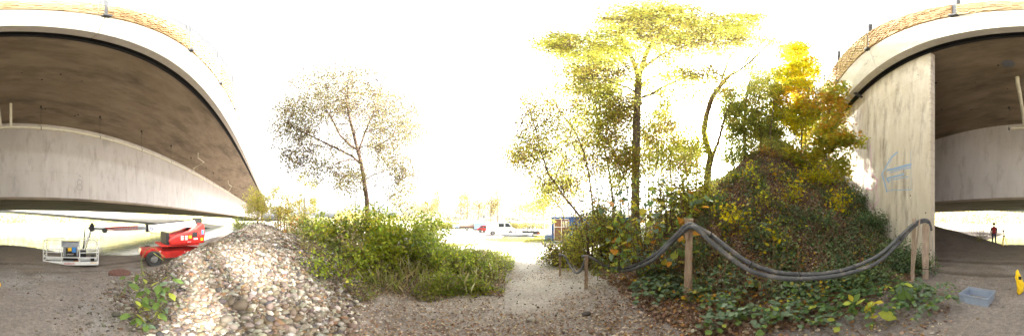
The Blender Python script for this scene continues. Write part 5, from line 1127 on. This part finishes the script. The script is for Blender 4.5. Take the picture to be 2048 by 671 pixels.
bush('bush', 'brown and green thicket on the embankment crest below the maple', 1560, 330, 10.5, 1.3, 1.7, 12, 2400, .09, OLV+[(.5, .26, .04)], (3, 3, 2, 3, 2, 2))
bush('bush', 'golden leafed bush on the embankment beside the wing wall', 1640, 340, 9.2, 1.0, 1.0, 9, 1500, .10, MAP+[(.2, .24, .06)], (3, 4, 2, 3, 3, 3), tpl=t_maple())
bush('bush', 'ivy clump hanging at the foot of the wing wall', 1745, 440, 7.2, .8, .7, 9, 2600, .075, IVY, (3, 4, 3, 3, 2), leafm='leaf_dark')
bush('bush', 'dark ivy clump against the wing wall halfway up the slope', 1705, 400, 8.8, .9, .8, 9, 2400, .08, IVY, (3, 4, 3, 3, 2), leafm='leaf_dark')
bush('bush', 'ivy clump filling the corner between thick post and wall foot', 1836, 500, 4.75, .55, .5, 8, 1700, .065, IVY, (3, 4, 3, 3, 2), leafm='leaf_dark')
bush('bush', 'ivy clump behind the narrow post at the wall', 1800, 480, 5.0, .8, .6, 9, 2400, .065, IVY, (3, 4, 3, 3, 2), leafm='leaf_dark')

tw = [(1108, 6.0, .9, 'twiggy half bare sapling clump closest to the path edge'), (1145, 6.6, 1.5, 'tangled bare brush between the two lowest posts and the container'), (1178, 5.4, 2.5, 'upright twiggy clump rising behind the short post'), (1208, 6.0, 3.1, 'tall spindly clump with few yellow leaves left of the stout trunk'), (1240, 5.2, 2.8, 'spindly brush leaning in front of the stout trunk foot'), (1290, 5.6, 3.0, 'tall thin brush above the broad leaved shrub'), (1330, 6.4, 3.2, 'bare topped brush between stout trunk and leaning post'), (1370, 7.2, 3.0, 'loose brush just left of the curved trunk foot')]
for x, d, hg, lb in tw: bush('brush', lb, x, 450, d, hg, .65, 11, 1500, .08, MIX+[(.20, .26, .07)], (4, 4, 3, 3, 3, 2, 3), cat='brush', natt=130, tipr=.0055, bark='bark_brown', spread=.16)
slope = [(1470, 470, 4.6, 'young maple shoot with yellow leaves low on the embankment above the hoses'), (1530, 440, 5.6, 'leafy green sapling in the middle of the embankment slope'), (1590, 420, 6.4, 'orange tinted sapling halfway up the embankment slope'), (1640, 460, 5.4, 'bright leafed sapling on the slope towards the wing wall'), (1560, 380, 8.0, 'golden sapling high on the embankment slope'), (1500, 395, 7.2, 'olive sapling high on the slope below the dense tree'), (1610, 365, 8.6, 'dense orange leafed sapling just below the crest'), (1440, 420, 5.6, 'green sapling on the slope just behind the leaning post'), (1680, 420, 7.0, 'spindly sapling rising before the pink graffiti'), (1540, 500, 4.0, 'small leafy plant directly over the sagging hoses')]
for k, (x, y, d, lb) in enumerate(slope):
    cc = (MAP+IVY[2:], (3, 3, 3, 3, 3, 2, 2, 2)) if k % 2 == 0 else (IVY[1:]+MAP[:3]+OLV[:2], (2, 3, 2, 3, 1, 1, 1, 3, 3))
    bush('sapling', lb, x, y, d, .75+.04*d, .42+.02*d, 6, 250, .08+.004*d, cc[0], cc[1], cat='sapling', tpl=t_maple() if k % 2 == 0 else t_oval(.4), natt=40)

# ------------------------------------------------------------------ foreground plants, every large leaf a part
def leafmesh(tpl, m_, name='leaf'):
    V, F = tpl; me = np_mesh(name, V, [F]); me.materials.append(M[m_]); return me
TPL = {'oval': t_oval(.28), 'wide': t_oval(.40), 'heart': t_heart(), 'maple': t_maple()}
_lm = {}
def lf(parent, shape, m_, loc, size, rot):
    k = (shape, m_)
    if k not in _lm: _lm[k] = leafmesh(TPL[shape], m_)
    o = bpy.data.objects.new('leaf', _lm[k]); col.objects.link(o); o.parent = parent; o.location = loc; o.scale = (size,)*3; o.rotation_euler = rot; return o
def stem(parent, pts, r, m_='stem_green'):
    return MB().tube(pts, r, 6, cap=True).build('stem', m_, parent, smooth=True)
def cam_rot(x, roll, tilt, r_):                 # a leaf hanging: heading, then droop
    return (r_.gauss(0, .35), tilt, -az(x)+roll)
def leafy(name, label, cat, px, py, pts_list, shape, mats, size, nper, tilt=.3, group=None, seed=1, r=.006, jx=.06, stemm='stem_green', dd=None):
    """stems given as photo-pixel polylines with distance; leaves alternate along them"""
    r_ = random.Random(seed); g = P(px, py, dd); g.z = H(g.x, g.y); e = empty(name, g, label=label, cat=cat, group=group)
    for pts in pts_list:
        W = [P(x, y, d)-g for x, y, d in pts]; stem(e, W, [r*(1-.7*i/(len(W)-1)) for i in range(len(W))], stemm)
        for k in range(nper):
            t = (.12+.88*(k+.5)/nper)*(len(W)-1); i = min(int(t), len(W)-2); q = W[i].lerp(W[i+1], t-i)
            yaw = r_.uniform(0, 2*PI); s_ = size*r_.uniform(.7, 1.25)
            off = Vector((math.cos(yaw), math.sin(yaw), r_.uniform(-.1, .5)))*jx*r_.random()
            lf(e, shape, r_.choice(mats), q+off, s_, (r_.gauss(0, .3), tilt+r_.gauss(0, .35), yaw))
    return e
# knotweed plant in front of the gravel heap
leafy('broad_leaf_plant', 'pale green weed with long drooping leaves growing in front of the gravel heap', 'plant', 305, 640,
      [[(300, 640, 2.35), (296, 600, 2.3), (286, 560, 2.25), (281, 530, 2.25)], [(305, 645, 2.35), (330, 610, 2.3), (340, 570, 2.3), (335, 545, 2.3)], [(300, 645, 2.3), (275, 615, 2.15), (258, 580, 2.1), (255, 555, 2.1)], [(310, 645, 2.4), (345, 630, 2.5), (365, 600, 2.6)], [(302, 645, 2.2), (318, 620, 2.1), (312, 585, 2.1), (322, 560, 2.1)], [(298, 648, 2.1), (280, 640, 2.0), (262, 625, 1.95)]],
      'oval', ['lf_green', 'lf_green', 'lf_grey', 'lf_green', 'lf_lime'], .15, 13, .45, seed=3, r=.007, dd=2.35)
b = MB(); pts = [P(*q) for q in ((300, 600, 2.2), (286, 560, 2.1), (282, 520, 2.1), (292, 500, 2.1), (305, 492, 2.1), (330, 515, 2.1))]; g = pts[0].copy()
b.tube([p-g for p in pts], .006, 6); o = b.build('dry_stalk', 'stem_green', smooth=True, label='long bent yellowish stalk arching over the pale green weed', cat='stalk'); o.location = g
MB().beam(Vector(), P(327, 520, 2.1)-P(307, 505, 2.1), .018, .004).build('blade', 'lf_lime', o).location = P(307, 505, 2.1)-g
# sapling with big yellow-green leaves at the embankment foot
sp = leafy('young_shoot', 'young shoot with large lime green leaves, nearest of the plants below the hoses', 'plant', 1752, 655,
      [[(1752, 662, 2.15), (1745, 640, 2.12), (1742, 615, 2.1), (1748, 600, 2.1)]], 'wide', ['lf_lime', 'lf_yellow'], .14, 4, .1, seed=6, dd=2.15)
g = Vector(sp.location)
def bigleaf(parent, x0, y0, x1, y1, d, m_='lf_lime', shape='wide', wid=1.0):
    a = P(x0, y0, d)-Vector(parent.location); b_ = P(x1, y1, d)-Vector(parent.location); v = b_-a; L_ = v.length; X_ = v.normalized(); view = (a+Vector(parent.location)).normalized(); up = (view*-1+Vector((0, 0, .9))).normalized(); Y_ = up.cross(X_).normalized(); Z_ = X_.cross(Y_)
    o = lf(parent, shape, m_, a, 1, (0, 0, 0)); o.scale = (L_, L_*wid, L_); o.rotation_euler = Matrix((X_, Y_, Z_)).transposed().to_euler(); return o
for q in ((1755, 625, 1796, 636, 'lf_lime', .75), (1738, 628, 1733, 610, 'lf_yellow', .8), (1736, 613, 1745, 603, 'lf_lime', .7), (1742, 650, 1752, 664, 'lf_lime', .8), (1737, 654, 1715, 655, 'lf_lime', .8), (1748, 626, 1738, 630, 'lf_yellow', 1)): bigleaf(sp, q[0], q[1], q[2], q[3], 2.1, q[4], wid=q[5])
s2 = leafy('young_shoot', 'smaller shoot with five narrow yellowing leaves beside the nearest one', 'plant', 1706, 640, [[(1708, 650, 2.25), (1707, 625, 2.2), (1706, 600, 2.2)]], 'wide', ['lf_green'], .06, 2, .2, seed=7, dd=2.25)
for q in ((1706, 603, 1720, 586, 'lf_green', .7), (1706, 602, 1697, 588, 'lf_yellow', .7), (1703, 605, 1684, 607, 'lf_lime', .7), (1711, 609, 1730, 596, 'lf_lime', .35), (1706, 610, 1700, 628, 'lf_green', .8), (1707, 618, 1715, 630, 'lf_green', .9)): bigleaf(s2, q[0], q[1], q[2], q[3], 2.2, q[4], wid=q[5])
s3 = leafy('young_shoot', 'upright shoot with long grey green leaves in front of the wall posts', 'plant', 1805, 610, [[(1806, 610, 2.6), (1804, 590, 2.55), (1803, 570, 2.5)]], 'wide', ['lf_green'], .06, 2, .2, seed=8, dd=2.6)
for q in ((1800, 566, 1812, 569, 'lf_green', .7), (1802, 570, 1794, 590, 'lf_grey', .7), (1803, 573, 1806, 606, 'lf_green', .6), (1808, 566, 1828, 573, 'lf_lime', .5), (1810, 582, 1822, 600, 'lf_green', .6), (1800, 567, 1790, 574, 'lf_green', .6)): bigleaf(s3, q[0], q[1], q[2], q[3], 2.5, q[4], wid=q[5])
# broad-leaved shrub left of the leaning post
r_ = random.Random(17); L_ = []
for k in range(13):
    x0 = r_.uniform(1235, 1375); x1 = x0+r_.uniform(-55, 35); y1 = r_.uniform(350, 420); L_.append([(x0, 545, 3.7+r_.uniform(-.3, .3)), ((x0+x1)/2+r_.uniform(-10, 10), 480, 3.5+r_.uniform(-.3, .3)), (x1, y1, 3.3+r_.uniform(-.4, .4))])
L_.append([(1330, 520, 4.0), (1375, 440, 3.7), (1392, 400, 3.5), (1405, 402, 3.4)])
leafy('broad_leaved_shrub', 'shrub with large heart shaped green and yellow leaves behind the left hoses', 'shrub', 1300, 540, L_, 'heart', ['lf_grey', 'lf_green', 'lf_grey', 'lf_green', 'lf_yellow', 'lf_lime', 'lf_orange'], .15, 21, .35, seed=18, r=.010, jx=.28, stemm='twig', dd=4.1)
L_ = [[(x0, 560, 3.7), (x0+r_.uniform(-10, 10), 530, 3.5), (x0+r_.uniform(-25, 25), 505, 3.3)] for x0 in (1195, 1215, 1232, 1255, 1280, 1300)]
leafy('broad_leaved_shrub', 'low shoots with rounded grey green leaves around the short post', 'shrub', 1235, 560, L_, 'heart', ['lf_grey', 'lf_green', 'lf_grey', 'lf_lime', 'lf_green'], .08, 14, .35, seed=19, r=.006, jx=.16, dd=3.6)
# brambles on the slope foot
zones = [(1395, 1470, 2.0, 3.2, 'bramble with grey green leaves right of the leaning post foot', 'lf_grey'), (1470, 1560, 1.95, 3.2, 'bramble creeping below the lowest sag of the hoses', 'lf_grey'), (1560, 1650, 1.95, 3.2, 'bramble patch with brown litter between its leaves', 'lf_grey'), (1650, 1740, 2.1, 3.6, 'dark bramble patch behind the young shoots', 'lf_dark'), (1740, 1830, 2.4, 4.0, 'thick ivy and bramble at the foot of the wall posts', 'lf_dark'), (1810, 1880, 2.3, 3.3, 'bramble spilling onto the dirt beside the thick post', 'lf_grey'), (1290, 1370, 2.6, 3.4, 'low creeping leaves left of the leaning post foot', 'lf_grey')]
for (x0, x1, d0, d1, lb, mm) in zones:
    xc_ = (x0+x1)/2; dc = (d0+d1)/2; g = P(xc_, 560, dc); g.z = H(g.x, g.y); e = empty('bramble', g, label=lb, cat='bramble')
    n = 0
    for s_ in range(20):
        a = r_.uniform(az(x0), az(x1)); d = r_.uniform(d0, d1); x, y = d*math.sin(a), d*math.cos(a); yaw = r_.uniform(0, 2*PI); pts = []
        for i in range(5):
            xx, yy = x+math.cos(yaw)*i*.11, y+math.sin(yaw)*i*.11; pts.append(Vector((xx, yy, H(xx, yy)+.02+.28*math.sin(PI*(i+.6)/5.2)))-g)
        stem(e, pts, .0035, 'twig')
        for i in range(9):
            t = (i+.5)/9*4; j = min(int(t), 3); q = pts[j].lerp(pts[j+1], t-j)
            for k in range(2):
                yw = r_.uniform(0, 2*PI); lf(e, r_.choice(['wide', 'wide', 'heart']), r_.choice([mm, mm, mm, 'lf_green', 'lf_lime' if r_.random() < .15 else mm, 'lf_dark']), q+Vector((0, 0, r_.uniform(0, .04))), r_.uniform(.06, .105), (r_.gauss(0, .25), .15+r_.gauss(0, .25), yw))
# light green leafy shoots at the yard side of the bushes
L_ = [[(858+r_.uniform(-20, 20), 515, 4.3), (850+r_.uniform(-25, 25), 470, 4.2), (840+r_.uniform(-30, 45), r_.uniform(425, 455), 4.0)] for k in range(9)]+[[(860, 490, 4.2), (885, 470, 4.0), (905, 458, 3.9)]]
leafy('leafy_shoots', 'tall shoots with fresh lime green leaves at the edge of the yard opening', 'shrub', 855, 520, L_, 'wide', ['lf_lime', 'lf_green', 'lf_lime', 'lf_lime'], .10, 20, .3, seed=22, r=.006, jx=.12, dd=4.3)
# fallen branch and twigs on the litter
for k, (xa, ya, xb, yb2, lb) in enumerate(((1500, 660, 1540, 642, 'thin fallen twig on the litter below the hoses'), (1685, 620, 1650, 612, 'short dead twig lying beside the smaller shoot'), (1395, 640, 1420, 655, 'forked dead twig near the leaning post foot'))):
    a, c = G(xa, ya), G(xb, yb2); o = MB().tube([Vector((0, 0, .02)), (c-a)*.5+Vector((0, 0, .06)), (c-a)+Vector((0, 0, .02))], .006, 6).build('twig', 'twig', label=lb, cat='twig'); o.location = a
# thin marker rod by the wall corner and dry stalks against the wall
g = P(1856, 470, 6.6); g.z = H(g.x, g.y)
o = MB().tube([(0, 0, 0), (0, 0, P(1856, 404, 6.6).z-g.z)], .022, 8).build('marker_rod', 'pipe', label='thin pale rod standing at the corner of the wing wall', cat='rod'); o.location = g
for k, (x_, y0, y1, lb) in enumerate(((1710, 430, 310, 'tallest dry stalk against the wing wall'), (1680, 420, 345, 'greenish dry stalk at the embankment edge of the wall'), (1716, 420, 330, 'second dry stalk leaning on the tallest one'))):
    d = 7.6+.5*k; a = P(x_, y0, d); a.z = H(a.x, a.y); t_ = P(x_+3, y1, d)-a
    e = empty('dry_stalk', a, label=lb, cat='stalk'); stem(e, [Vector(), t_*.5+Vector((.03, 0, 0)), t_], .010, 'twig')
    for i in range(16): q = t_*(.25+.75*i/16); lf(e, 'oval', 'lf_brown' if k != 1 else 'lf_lime', q, r_.uniform(.05, .1), (r_.gauss(0, .5), .9, r_.uniform(0, 6)))
